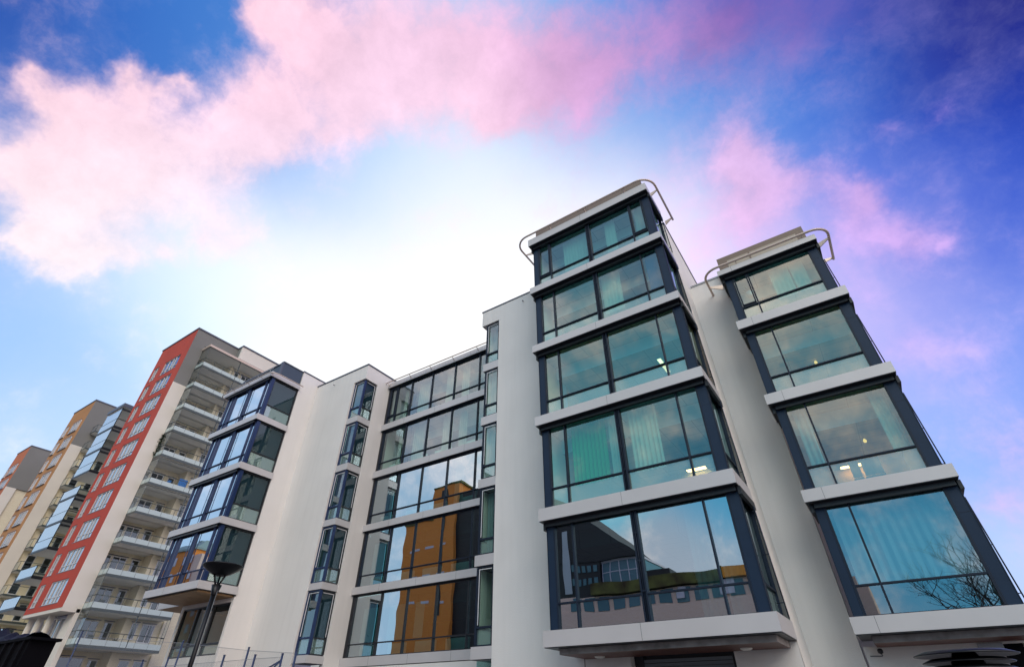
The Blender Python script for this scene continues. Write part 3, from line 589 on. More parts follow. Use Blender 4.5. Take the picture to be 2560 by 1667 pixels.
def railing(parent, path, z, h=1.08, rail='darkrail', milk=.55, posts=1.15, thick=.03, mirror=False, full=0):
    """railing along path [(x,y),..] standing on height z; lower milky panels, clear glass above"""
    r = MB(); g = MB(); mk = MB()
    for (xa, ya), (xb, yb) in zip(path[:-1], path[1:]):
        L = math.hypot(xb-xa, yb-ya); n = max(1, round(L/posts))
        for z_ in (z+.02, z+h): r.tube([(xa,ya,z_),(xb,yb,z_)], .035 if z_ > z+.5 else .03, 4)
        for k in range(n+1):
            x = xa+(xb-xa)*k/n; y = ya+(yb-ya)*k/n
            r.tube([(x,y,z),(x,y,z+h)], .022, 4)
        dx, dy = (yb-ya)/L*.01, -(xb-xa)/L*.01
        if mirror:
            mk.hexa([(xa,ya,z+.04),(xb,yb,z+.04),(xb+dx,yb+dy,z+.04),(xa+dx,ya+dy,z+.04),(xa,ya,z+h-.04),(xb,yb,z+h-.04),(xb+dx,yb+dy,z+h-.04),(xa+dx,ya+dy,z+h-.04)])
        else:
            if milk:
                mk.hexa([(xa,ya,z+.04),(xb,yb,z+.04),(xb+dx,yb+dy,z+.04),(xa+dx,ya+dy,z+.04),(xa,ya,z+h*milk),(xb,yb,z+h*milk),(xb+dx,yb+dy,z+h*milk),(xa+dx,ya+dy,z+h*milk)])
            g.poly([(xa,ya,z+h*milk),(xb,yb,z+h*milk),(xb,yb,z+h-.03),(xa,ya,z+h-.03)])
            if full: g.poly([(xa,ya,z+h),(xb,yb,z+h),(xb,yb,z+full),(xa,ya,z+full)])
    if full:
        for (xa, ya), (xb, yb) in zip(path[:-1], path[1:]):
            r.tube([(xa,ya,z+full-.03),(xb,yb,z+full-.03)], .03, 4)
        for p in path: r.tube([(p[0],p[1],z),(p[0],p[1],z+full)], .02, 4)
    ro = r.build('railing', M[rail], parent)
    if g.v: g.build('glass_screen', M['balglass'], parent)
    if mk.v: mk.build('balcony_panel', M['mirror'] if mirror else M['milk'], parent)
    return ro
def side_balcony(tower, xw, xf, y0, y1, z, divy=None, full=0, label=None, rail='darkrail', milk=.5):
    s = MB(); s.box(xw-.2, xf, y0, y1, z-.2, z, 0); s.box(xf+.001, xf+.03, y0-.02, y1, z-.2, z+.02, 1); s.box(xw, xf, y0-.03, y0-.001, z-.2, z+.02, 1)
    so = s.build('balcony', [M['slab'], M[rail]], tower)
    if label: so['label'] = label
    path = [(xw, y0), (xf-.35, y0), (xf, y0+.3), (xf, y1)] if False else [(xw, y0), (xf, y0), (xf, y1), (xw+1.2, y1)]
    railing(so, path, z, rail=rail, full=full, milk=milk)
    if divy:
        d = MB(); d.tube([(xf-.02, divy, z), (xf-.02, divy, z+2.7)], .05, 6); d.build('post', M[rail], so)
    return so
def dark_opening(tower, x, y0, y1, z0, z1, mull=()):
    """door or window in a wall facing +x"""
    f = MB(); w = .08
    f.box(x-.02, x+.05, y0, y1, z1-w, z1); f.box(x-.02, x+.05, y0, y1, z0, z0+w)
    for y in (y0, y1-w, *mull): f.box(x-.02, x+.05, y, y+w, z0+w, z1-w)
    f.box(x+.0, x+.09, y0-.1, y1+.1, z1+.06, z1+.12, 1)
    fo = f.build('balcony_door' if z1-z0 > 1.7 else 'window', [M['winwhite'], M['coping']], tower)
    g = MB(); g.poly([(x+.02,y0,z0),(x+.02,y1,z0),(x+.02,y1,z1),(x+.02,y0,z1)]); g.build('glass_pane', M['darkwin'], fo)
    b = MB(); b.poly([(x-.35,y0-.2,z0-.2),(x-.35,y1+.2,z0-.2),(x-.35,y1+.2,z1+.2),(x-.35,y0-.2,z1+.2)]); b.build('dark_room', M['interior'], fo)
    return fo

# ---- red tower
XR, YR = -62.37, 19.4
red = empty('apartment_tower', XR-4, YR+5)
tag(red, 'tall apartment tower with red gable wall and stacked pale balconies beside the office', 'apartment tower', 'apartment towers behind the office')
def tw(t, mat, fn, name='wall', label=None):
    w = MB(); fn(w); o = w.build(name, M[mat] if isinstance(mat, str) else [M[m] for m in mat], t)
    if label: o['label'] = label
    return o
XRL = -71.45
rows = [36.66-2.92*i for i in range(10)]
def f_(w):  # red wall with window holes: strips round the two window columns
    xa, xb, xc, xd = -70.9, -69.5, -68.15, -64.15
    for (u, v) in ((XRL, xa), (xb, xc), (xd, XR-.02)): w.box(u, v, YR, YR+.3, 7.75, 39.86)
    for (u, v) in ((xa, xb), (xc, xd)):
        zs_ = [39.86] + sum([[r, r-2.1] for r in rows], []) + [7.75]
        for k in range(0, len(zs_), 2): w.box(u, v, YR, YR+.3, zs_[k+1], zs_[k])
tw(red, 'red', f_, 'wall', 'red rendered gable wall')
w0 = apt_window(red, -68.15, -64.15, YR+.08, rows[0]-2.1, rows[0], (-67.0,-66.0,-65.3))
w1 = apt_window(red, -70.9, -69.5, YR+.08, rows[0]-2.1, rows[0], (-70.2,))
for r in rows[1:]:
    copy_part(w0, red, (0,0,r-rows[0])); copy_part(w1, red, (0,0,r-rows[0]))
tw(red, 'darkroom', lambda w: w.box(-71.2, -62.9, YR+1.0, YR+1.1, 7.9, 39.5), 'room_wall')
def f_(w): w.box(XR-.3, XR, YR+.002, 20.95, 31.85, 39.86); w.box(XR-.3, XR, 20.95, 25.0, 38.0, 39.86); w.box(XR+.9, XR+1.2, 25.0, 33, 38.0, 39.86,1); w.box(XR, XR+.9, 25.0, 25.3, 38.0, 39.86)
tw(red, ('greyr','whiter'), f_, 'wall', 'grey rendered upper corner')
def f_(w):
    w.box(XR-.3, XR, YR+.002, 20.95, 7.75, 31.85); w.box(XR-.3, XR, 20.95, 20.96, G, 31.8)
    w.box(XR-.3, XR, 20.6, 20.95, G, 7.75); w.box(XRL, XR, YR+.02, 20.9, 7.45, 7.75)
    w.box(XRL, -71.0, 20.6, 20.9, G, 7.45); w.box(-63.9, XR-.3, 20.6, 20.9, G, 7.45); w.box(-71.0, -63.9, 20.6, 20.9, G, 3.6)
    w.box(XRL, XRL+.3, YR+.3, 34, 7.75, 39.8)
tw(red, 'whiter', f_)
def f_(w):
    w.box(XR-2.2, XR-1.9, 20.9, 25.0, G, 38.0); w.box(XR-2.2, XR, 25.0, 25.3, G, 38.0); w.box(XR-.6, XR-.3, 25.3, 32.0, G, 38.0); w.box(XR-1.9, XR-.3, 20.96, 21.1, G, 38.0)
    w.box(XR-.3, XR+.0, 28.6, 33, G, 38.0)
tw(red, 'beige', f_)
tw(red, 'coping', lambda w: (w.box(XRL-.1, XR+.08, YR-.08, YR+.3, 39.86, 40.06), w.box(XR-.4, XR+.08, YR+.3, 25.0, 39.86, 40.06), w.box(XR-.4, XR+1.28, 24.92, 33, 39.861, 40.07)), 'roof_coping')
tw(red, 'coping', lambda w: w.box(XRL, XR-.3, YR+.3, 33, 39.5, 39.8), 'flat_roof')
for (a, b) in ((-70.6,-69.6),(-68.2,-66.6),(-66.0,-64.2)):
    apt_window(red, a, b, 20.68, 3.9, 7.2, ((a+b)/2,))
for x in (-71.0, -68.9, -66.3): tw(red, 'whiter', lambda w: w.lathe((x, 20.2, G), [(.28,0),(.28,7.45-G)], 20), 'column')
lv = [34.50,31.58,28.62,25.70,22.75,19.6,16.55,13.62,10.66,7.80,4.95]
XF = XR + 1.82
for i, z in enumerate(lv):
    y1 = 28.3
    full = 2.72 if i not in (7,8) else 0
    z = z - .05
    side_balcony(red, XR, XF, 20.98, y1, z, divy=25.2, full=full, milk=.46)
    xb = XR-1.9
    dark_opening(red, xb, 21.35, 22.05, z+.9, z+2.3); dark_opening(red, xb, 22.15, 23.5, z+.3, z+2.3, (22.8,)); dark_opening(red, xb, 24.0, 24.75, z+.05, z+2.3)
    dark_opening(red, XR-.3, 25.8, 26.4, z+.9, z+2.3); dark_opening(red, XR-.3, 26.8, 28.0, z+.7, z+2.3, (27.4,))
    f = MB(); f.box(XR-1.9, XR-.01, 21.1, 28.3, z-.2, z-.01); f.build('floor_slab', M['slab'], red)
f = MB(); f.box(XR-2.0, XF+.05, 20.9, 28.5, 37.2, 37.42, 0); f.box(XF+.052, XF+.12, 20.85, 28.5, 37.2, 37.5, 1); f.box(XR, XF+.05, 20.84, 20.899, 37.2, 37.5, 1); f.build('balcony_roof', [M['slab'], M['rail']], red)
z = 2.0
dark_opening(red, XR-1.9, 21.5, 23.6, G+.3, z+2.3-.1, (22.5,)); dark_opening(red, XR-1.9, 24.0, 24.8, G+.2, 4.1)
dark_opening(red, XR-.3, 26.0, 26.9, 2.2, 4.1); dark_opening(red, XR-.3, 27.3, 28.3, 2.2, 4.1)

# ---- orange tower
XO, YO = -97.4, 21.15
org = empty('apartment_tower', XO-4, YO+5)
tag(org, 'ochre orange apartment tower standing second from the office with mirrored glazed balconies', 'apartment tower', 'apartment towers behind the office')
XOL = -105.7
def tower_far(t, x, xl, y, ztop, zgrey, colour, wcols, rows_, y1, zwall=G):
    tw(t, colour, lambda w: w.box(xl, x-.02, y, y+.3, zwall, ztop), 'wall')
    tw(t, 'greyr', lambda w: w.box(x-.3, x, y+.002, y1, zgrey, ztop), 'wall')
    tw(t, 'whiter', lambda w: (w.box(x-.3, x, y+.002, y+1.6, zwall, zgrey), w.box(xl, xl+.3, y+.3, y1+8, zwall, ztop-.2)), 'wall')
    tw(t, 'beige', lambda w: w.box(x-.6, x-.3, y+1.6, y1+6, zwall, zgrey), 'wall')
    tw(t, 'coping', lambda w: (w.box(xl-.1, x+.08, y-.08, y+.3, ztop, ztop+.2), w.box(x-.4, x+.08, y+.3, y1, ztop, ztop+.2)), 'roof_coping')
    for (a, b, h, div) in wcols:
        w_ = None
        for r in rows_:
            if w_ is None: w_ = apt_window(t, a, b, y-.06, r-h, r, div); r0 = r
            else: copy_part(w_, t, (0,0,r-r0))
tower_far(org, XO, XOL, YO, 41.2, 33.5, 'orange', [(-102.0,-98.9,1.9,(-101.0,-100.2,-99.6)),(-105.0,-103.7,1.9,(-104.3,))], [38.1-2.93*i for i in range(12)], 29.0)
for i in range(11):
    z = 36.0 - 2.93*i - .05
    side_balcony(org, XO, XO+1.7, YO+1.6, YO+6.5, z, milk=.0)
    dark_opening(org, XO-.3, YO+2.4, YO+3.4, z+.3, z+2.3); dark_opening(org, XO-.3, YO+4.4, YO+5.3, z+.3, z+2.3)
# glazed corner balconies in front of the set-back wing
def mirror_stack(t, x0, x1, y0, y1, levels, fulls, zroof=None):
    for i, z in enumerate(levels):
        s = MB(); s.box(x0, x1, y0, y1, z-.25, z, 0); s.box(x0-.02, x1+.03, y0-.05, y0-.002, z-.25, z+.03, 1); s.box(x1+.002, x1+.04, y0, y1, z-.25, z+.03, 1)
        so = s.build('balcony', [M['slab'], M['blackrail']], t)
        m = MB(); top = z + (3.0 if fulls[i] else 1.15); n = 7
        for q in range(n):
            a = x0+(x1-x0)*q/n; b = x0+(x1-x0)*(q+1)/n
            m.box(a+.015, b-.015, y0-.03, y0-.005, z+.05, z+1.15, 1 if q % 2 else 0)
        if fulls[i]: m.box(x0+.01, x1-.01, y0+.02, y0+.04, z+1.2, z+3.0)
        m.build('balcony_panel', [M['pale_mirror'], M['pale_mirror']], so)
        r = MB(); r.tube([(x0,y0-.03,z+1.18),(x1,y0-.03,z+1.18)], .035, 4); r.tube([(x1,y0-.03,z+1.18),(x1,y1,z+1.18)], .05, 4); r.tube([(x1,y0,z+.05),(x1,y1,z+.05)], .06, 4)
        for q in range(4):
            y = y0+(y1-y0)*q/3.5; r.tube([(x1,y,z),(x1,y,top)], .05, 4)
        if fulls[i]: r.box(x1-.04, x1+.04, y0, y1, z+2.55, z+2.8)
        r.build('railing', M['blackrail'], so)
        g = MB(); g.box(x1-.01, x1, y0+.05, y1-.05, z+.06, z+1.12); g.build('glass_screen', M['balglass'], so)
GX0, GX1, GY = -88.4, -83.3, 21.5
glev = [(1.524-.153*i)*21.5 for i in range(9)]
mirror_stack(org, GX0, GX1, GY, GY+7.5, glev, [1,1,1,0,1,1,0,0,0])
tw(org, ('slab','coping'), lambda w: (w.box(GX0, GX1+.1, GY-.1, GY+8, glev[0]+3.1, glev[0]+3.4, 0), w.box(GX0-.02, GX1+.16, GY-.16, GY-.101, glev[0]+3.1, glev[0]+3.6, 1), w.box(GX1+.101,GX1+.16,GY-.1,GY+8,glev[0]+3.1,glev[0]+3.6,1)), 'balcony_roof')
tw(org, 'beige', lambda w: w.box(XO, GX1-1.5, GY+7.6, GY+8, G, glev[0]+3.0), 'wall')
for z in glev:
    apt = MB()
    for (a, b) in ((-87.6,-86.9),(-86.6,-85.9)):
        apt.box(a, b, GY+7.5, GY+7.59, z+.3, z+2.3)
    apt.build('window', M['darkwin'], org)

# ---- far terracotta tower
XFT, YFT = -129.0, 22.5
far = empty('apartment_tower', XFT-4, YFT+5)
tag(far, 'farthest apartment tower with terracotta gable at the left edge', 'apartment tower', 'apartment towers behind the office')
tower_far(far, XFT, -136.0, YFT, 41.7, 33.7, 'farred', [(-133.6,-130.2,1.9,(-132.5,-131.2)),(-135.6,-134.6,1.9,())], [38.4-2.95*i for i in range(8)], 36.0)
mirror_stack(far, -126.6, -123.2, 25.6, 33, [36.6-3.25*i for i in range(9)], [0]*9)
tw(far, ('slab','rail'), lambda w: (w.box(-126.6,-123.2,25.6,33,39.4,39.6), w.box(-126.7,-123.1,25.5,25.599,39.4,39.8,1)), 'balcony_roof')
# ------------------------------------------------------------------ loose things
def curtain(x0, x1, y, z0, z1, mat, label, cat='curtain', group=None, amp=.05, per=.16, name='curtain'):
    c = MB(); n = max(6, int((x1-x0)/per*6)); ph = random.random()*6
    for k in range(n):
        u0, u1 = x0+(x1-x0)*k/n, x0+(x1-x0)*(k+1)/n
        f = lambda u: amp*math.sin((u-x0)/per*math.pi*2/1.0+ph) + amp*.5*math.sin((u-x0)*5.3+ph)
        c.poly([(u0,y+f(u0),z0),(u1,y+f(u1),z0),(u1,y+f(u1)*.8,z1),(u0,y+f(u0)*.8,z1)], smooth=True)
    o = c.build(name, M[mat]); tag(o, label, cat, group); return o
def fb(i): return B1[i][1]+.05, B1[i+1][0]-.1
Y1 = 15.95
z0,z1 = fb(1); curtain(-7.95,-6.5,Y1,z0+.75,z1,'green','bright green curtain behind the second storey of the tall middle bay')
curtain(-6.45,-5.98,Y1,z0+.75,z1,'curtain','narrow cream curtain drawn beside the green curtain')
curtain(-5.6,-4.55,Y1,z0+.75,z1,'curtain','wide cream curtain right of the double mullion beside the green one')
z0,z1 = fb(0); curtain(-4.3,-3.6,Y1,z0,z1,'sheer','sheer curtain at the right in the lowest window of the middle bay', amp=.03)
curtain(-3.5,-2.95,Y1,z0,z1,'sheer','sheer curtain filling the last narrow pane of the lowest middle bay window', amp=.03)
z0,z1 = fb(3); curtain(-5.85,-4.95,Y1,z0+.75,z1,'curtain','flat cream panel curtain in the fourth storey of the middle bay', amp=.006)
o = MB(); o.box(-3.68,-3.12,15.75,15.77,fb(3)[0]+.8,z1-.02); tag(o.build('roller_blind', M['blueblind']), 'blue roller blind pulled down in the narrow right pane', 'blind')
z0,z1 = fb(4)
for a, b, l in ((-7.6,-6.3,'cream panel curtain left of the top mullions in the tall bay'),(-5.3,-4.75,'cream panel curtain right of the top mullions in the tall bay'),(-3.75,-3.2,'cream curtain behind the top right casement of the tall bay')):
    curtain(a,b,Y1,z0+.8,z1,'curtain',l,amp=.006)
# right bay
def fb2(i): return B2[i][1]+.05, B2[i+1][0]-.08
Y2 = 18.0
z0,z1 = fb2(0); curtain(-.45,2.3,Y2,z0+.75,z1,'sheer','long sheer curtain across the whole lowest window of the right bay', amp=.045, per=.22)
z0,z1 = fb2(1); curtain(-.5,-.1,Y2,z0+.75,z1,'sheer','sheer curtain gathered at the left of the right bay second storey', amp=.03)
curtain(1.75,2.2,Y2,z0+.75,z1,'curtain','pale curtain gathered at the right of the right bay second storey', amp=.03)
z0,z1 = fb2(3); curtain(.55,1.25,Y2,z0+.8,z1-.1,'curtain','left one of two cream panels in the right bay top window', amp=.006); curtain(1.3,1.8,Y2,z0+.8,z1-.1,'curtain','right one of two cream panels in the right bay top window', amp=.006)
# blinds of the recessed front
for i in (0,1):
    z0, z1 = CB[i][1], CB[i+1][0]
    for k,(a,b) in enumerate(((-23.2,-21.8),(-21.3,-20.1),(-19.5,-18.9)) if i==0 else ((-23.2,-21.8),)):
        c = MB(); n = int((b-a)/.11)
        for q in range(n):
            u = a+(b-a)*q/n; c.hexa([(u,20.42,z0+.7),(u+.07,20.47,z0+.7),(u+.072,20.465,z0+.7),(u+.002,20.415,z0+.7),(u,20.42,z1-.6),(u+.07,20.47,z1-.6),(u+.072,20.465,z1-.6),(u+.002,20.415,z1-.6)])
        tag(c.build('vertical_blind', M['blind']), [['left','middle','right'][k]+' vertical slat blind in the lowest row of the recessed front','vertical slat blind in the second row of the recessed front'][i], 'blind', 'vertical slat blinds')
ordn = ['third','fourth','top']
for i in (2,3,4):
    z0, z1 = CB[i][1], CB[i+1][0]
    for k,(a,b) in enumerate(((-22.6,-22.3),(-21.3,-20.4),(-18.9,-18.1),(-17.6,-17.0),(-15.7,-15.0))):
        if i == 2 and k in (1,2): continue
        curtain(a,b,20.5,z0+.02,z1-.05,'curtain',f'{["first","second","third","fourth","fifth"][k]} pale curtain from the left in the {ordn[i-2]} row of the recessed front', group='pale curtains in the recessed front', amp=.02)
# corner window curtains
for i,(z0,z1) in enumerate(czs[1:],1):
    c = MB(); n = 24; 
    for q in range(n):
        y_0, y_1 = 18.15+.6*q/n, 18.15+.6*(q+1)/n; s = lambda y: .025*math.sin(y*40)
        if i in (2,3): break
        c.poly([(XC-.45+s(y_0),y_0,z0+.1),(XC-.45+s(y_1),y_1,z0+.1),(XC-.45+s(y_1),y_1,z1-.1),(XC-.45+s(y_0),y_0,z1-.1)], smooth=True)
    if c.v: tag(c.build('curtain', M['green' if False else 'sheer']), f'grey green curtain in the {["","second","","","top"][i]} corner window of the white wing', 'curtain')
for i,(z0,z1) in enumerate(zs):
    if i in (1,2,3,4): curtain(-13.3,-12.65,17.85,z0+.1,z1-.1,'sheer',f'sheer curtain in the {["","second","third","fourth","top"][i]} narrow window beside the bare white wall',amp=.015)
# ceiling luminaires (lit)
def strip(x0, x1, y0, y1, z, label, mat='lamp', name='ceiling_light'):
    r = empty(name, (x0+x1)/2, (y0+y1)/2, z); tag(r, label, 'ceiling light', 'fluorescent ceiling lights inside the office')
    b = MB(); b.box(x0-.04, x1+.04, y0-.04, y1+.04, z+.02, z+.07); b.build('housing', M['winwhite'], r)
    d = MB(); d.box(x0, x1, y0, y1, z, z+.018); d.build('diffuser', M[mat], r)
z = B1[3][0]-.70
strip(-4.55,-4.40,17.7,18.9,z,'lit fluorescent strip in the third storey room of the middle bay')
strip(-6.75,-6.62,17.9,19.1,z,'fluorescent strip left of the lit one in the third storey','winwhite')
strip(-4.4,-4.28,17.5,18.0,B1[5][0]-.70,'short lit strip in the top room of the middle bay')
for (x,y,zz,l) in ((-6.4,19.0,B1[2][0]-.62,'glowing orange pendant lamp beside the green curtain'),(.9,20.0,B2[3][0]-.75,'glowing warm lamp in the third storey room of the right bay'),(1.3,20.2,B2[2][0]-.8,'glowing warm lamp in the second storey room of the right bay'),(-30.6,15.9,12.4,'small warm lamp in the left wing third storey'),(-16.8,22,7.4,'small glowing lamp in the second row of the recessed front')):
    r = empty('pendant_lamp', x, y, zz); tag(r, l, 'lamp', 'warm lamps glowing inside rooms')
    b = MB(); b.lathe((x,y,zz), [(.0,-.06),(.04,-.05),(.06,0),(.04,.05),(.0,.10)], 16); b.build('bulb', M['warm'], r)
    c = MB(); c.tube([(x,y,zz+.1),(x,y,zz+.55)], .01, 5); c.build('cord', M['black'], r)
# pale lampshade seen in the lowest middle window
r = empty('floor_lamp', -4.35, 17.0, 2.1); tag(r, 'white drum lampshade glimpsed behind the lowest middle bay window', 'lamp')
b = MB(); b.lathe((-4.35,17.0,3.3), [(.26,0),(.24,.5),(.0,.5)], 24); b.build('lamp_shade', M['whitelamp'], r)
b = MB(); b.tube([(-4.35,17.0,2.1),(-4.35,17.0,3.3)], .02, 6); b.lathe((-4.35,17.0,2.1), [(.0,.03),(.2,.02),(.2,0)], 20); b.build('stand', M['black'], r)
# potted plant silhouette, chairs near the glass
def plant(x,y,z,label,n=40,s=.5):
    r = empty('potted_plant', x, y, z); tag(r, label, 'plant')
    p = MB(); p.lathe((x,y,z), [(.0,0),(.11,0),(.15,.25),(.0,.24)], 16); p.build('pot', M['winwhite'], r)
    l = MB()
    for k in range(n):
        a = random.random()*6.28; e = random.uniform(.1,1.3); d = Vector((math.cos(a)*math.cos(e), math.sin(a)*math.cos(e), math.sin(e))); b0 = Vector((x,y,z+.25)); t = b0+d*random.uniform(.5,1)*s
        u = d.cross(Vector((0,0,1))).normalized()*.035; m_ = b0.lerp(t,.6)
        l.poly([b0, m_+u, t, m_-u])
    l.build('leaves', M['ivy'], r)
plant(-22.6,20.6,CB[0][1]+.6,'dark leafy pot plant on the sill of the lowest left recessed window')
plant(-16.2,20.6,CB[2][1]+.55,'spiky pot plant on the sill at the right end of the third recessed row')
plant(-.35,18.1,B2[3][1]+1.5,'dark hanging plant behind the top left casement of the right bay', s=.35)
# office chairs by the right bay
for k,x in enumerate((.62,.95,1.2)):
    r = empty('office_chair', x, 18.6, B2[1][1]+.03); tag(r, ['left','middle','right'][k]+' dark chair back showing above the sill of the right bay', 'chair', 'dark chairs behind the right bay glass')
    zz = B2[1][1]+.03
    b = MB(); b.box(x-.13,x+.13,18.55,18.6,zz+.45,zz+.98); b.build('backrest', M['darkroom'], r, bevel=.02)
    b = MB(); b.box(x-.14,x+.14,18.6,19.0,zz+.40,zz+.45); b.build('seat', M['darkroom'], r, bevel=.01)
    b = MB(); b.tube([(x,18.8,zz),(x,18.8,zz+.4)], .03, 6); b.build('leg', M['iron'], r)

# laundry, leaves and cushions on the tower balconies
z = 19.6
t = MB()
for k in range(10):
    y0_ = 24.0+.09*k; t.poly([(XF-.5+.05*(k%2),y0_,z+.35-.05*(k%3)),(XF-.5+.05*((k+1)%2),y0_+.09,z+.4),(XF-.5+.05*((k+1)%2),y0_+.09,z+1.35),(XF-.5+.05*(k%2),y0_,z+1.4)])
    t.poly([(XF-.46+.05*(k%2),y0_,z+.35-.05*(k%3)),(XF-.46+.05*(k%2),y0_,z+1.4),(XF-.46+.05*((k+1)%2),y0_+.09,z+1.35),(XF-.46+.05*((k+1)%2),y0_+.09,z+.4)])
tag(t.build('laundry', M['cloth_blue']), 'blue patterned cloth hanging to dry on a balcony of the red tower', 'laundry')
t = MB()
for k in range(3):
    t.hexa([(XF-1.2,22.9+.1*k,z+.02),(XF-.7,22.9+.1*k,z+.02),(XF-.7,22.96+.1*k,z+.02),(XF-1.2,22.96+.1*k,z+.02),(XF-1.2,23.1+.1*k,z+.95),(XF-.7,23.1+.1*k,z+.95),(XF-.7,23.16+.1*k,z+.95),(XF-1.2,23.16+.1*k,z+.95)])
tag(t.build('folded_chair', M['cloth_blue']), 'blue folding chair leaning behind the balcony glass left of the laundry', 'chair')
t = MB()
for k in range(160):
    q = random.random(); c = Vector((XR+.15+random.gauss(0,.10), 20.95+random.gauss(0,.10), 22.8+q*2.6+random.gauss(0,.05)))
    a = Vector((random.gauss(0,1),random.gauss(0,1),random.gauss(0,1))).normalized()*.14; b = a.cross(Vector((random.random(),random.random(),1))).normalized()*.07
    t.poly([c-a, c-b, c+a, c+b])
tag(t.build('climbing_plant', M['ivy']), 'dark climbing plant at the end of a red tower balcony', 'plant')

# furniture on two lower balconies of the red tower
for k,(yy,zz,l) in enumerate(((22.2,7.75,'dark balcony chair at the left on a lower red tower balcony'),(23.6,7.75,'dark balcony chair near the door on the same lower red tower balcony'),(22.6,4.9,'dark balcony chair on the lowest red tower balcony'))):
    x = XR+.4; r = empty('balcony_chair', x, yy, zz); tag(r, l, 'chair')
    b = MB(); b.box(x-.25,x+.25,yy-.25,yy+.25,zz+.40,zz+.45); b.build('seat', M['darkrail'], r)
    b = MB(); b.box(x-.25,x-.20,yy-.25,yy+.25,zz+.46,zz+.95); b.build('backrest', M['darkrail'], r)
    for dx in (-.22,.22):
        for dy in (-.22,.22):
            b = MB(); b.tube([(x+dx,yy+dy,zz),(x+dx,yy+dy,zz+.4)], .02, 5); b.build('leg', M['darkrail'], r)
plant(XR+1.3,24.3,4.92,'bushy pot plant on the lowest red tower balcony',60,.7)
plant(XR+1.3,22.0,10.62,'small pot plant on a middle red tower balcony',50,.6)
# street lamp
LX, LY = -15.25, 8.0
lamp = empty('street_lamp', LX, LY); tag(lamp, 'black street lamp with a wide shallow bowl head on a slim pole', 'street lamp')
ZT = 2.85
b = MB(); b.tube([(LX,LY,G),(LX,LY,G+.9)], .085, 16); b.tube([(LX,LY,G+.9),(LX,LY,ZT)], .06, 16); b.build('pole', M['iron'], lamp)
b = MB(); b.tube([(LX+.09,LY+.02,G),(LX+.09,LY+.02,ZT)], .006, 5); b.tube([(LX-.09,LY+.02,G+.4),(LX-.09,LY+.02,ZT)], .004, 5); b.build('cable', M['wire'], lamp)
HZ = 3.28
b = MB(); b.lathe((LX,LY,HZ), [(0,-.22),(.10,-.21),(.24,-.16),(.40,-.06),(.515,.03),(.53,.055),(.52,.07),(.37,.09),(.16,.105),(0,.11)], 48); b.build('lamp_bowl', M['iron'], lamp)
b = MB()
for k in range(3):
    a = .5+k*2.094; b.tube([(LX,LY,ZT-.1),(LX+.16*math.cos(a),LY+.16*math.sin(a),HZ-.20),], .028, 6)
    b.tube([(LX+.16*math.cos(a),LY+.16*math.sin(a),HZ-.20),(LX+.50*math.cos(a),LY+.50*math.sin(a),HZ+.01)], .01, 6)
b.lathe((LX,LY,ZT-.25), [(.075,0),(.13,.25),(.0,.27)], 16); b.build('bracket', M['iron'], lamp)

# chain-link fences
def fence(name, pts, label, ztop, postr=.03, braces=(), wires=True):
    f = empty(name, pts[0][0], pts[0][1]); tag(f, label, 'fence', 'chain-link fences in front of the buildings')
    for (x,y,zt) in pts:
        p = MB(); p.tube([(x,y,G),(x,y,zt)], postr, 8); p.tube([(x,y,zt),(x,y,zt+.03)], postr*1.15, 8); p.build('post', M['fence'], f)
    m = MB()
    for (xa,ya,za),(xb,yb,zb) in zip(pts[:-1],pts[1:]):
        L = math.hypot(xb-xa,yb-ya); n = int(L/.09); H = 1.9
        za -= .06; zb -= .06; za=min(za,ztop); zb=min(zb,ztop)
        P = lambda t,h: (xa+(xb-xa)*t, ya+(yb-ya)*t, za+(zb-za)*t-h)
        m.tube([P(0,0),P(1,0)], .006, 4)
        k = -int(H/.09)
        for q in range(k, n):      # diagonals both ways
            for sg in (0,1):
                t0, t1 = q*.09/L, (q*.09+H)/L
                h0, h1 = (H, 0) if sg == 0 else (0, H)
                if t0 < 0: h0 = h0+(h1-h0)*(-t0)/(t1-t0); t0 = 0
                if t1 > 1: h1 = h0+(h1-h0)*(1-t0)/(t1-t0); t1 = 1
                if t1 > t0:
                    A_, B_ = Vector(P(t0,h0)), Vector(P(t1,h1)); d = Vector((0,0,.0035))
                    m.poly([A_-d, B_-d, B_+d, A_+d])
    m.build('wire_mesh', M['wire'], f)
    for (a,b_) in braces:
        r = MB(); r.tube([a,b_], .025, 6); r.build('brace', M['fence'], f)
fence('chain_link_fence', [(-22.3,10,1.5),(-20.6,10,1.5),(-17.28,10,1.42),(-15.68,10,1.36),(-14.4,10,1.33)], 'chain-link fence with two slanting braces at its right end post', 1.28, braces=(((-14.45,10,1.18),(-16.3,10,.6)),((-14.45,10,1.18),(-15.6,10,.4))))
fence('chain_link_fence', [(-28.6,10.02,2.78),(-21.0,10.5,2.05),(-16.9,10.5,1.64),(-14.5,10.5,1.46)], 'taller chain-link fence rising towards the left behind the braced one', 2.6)

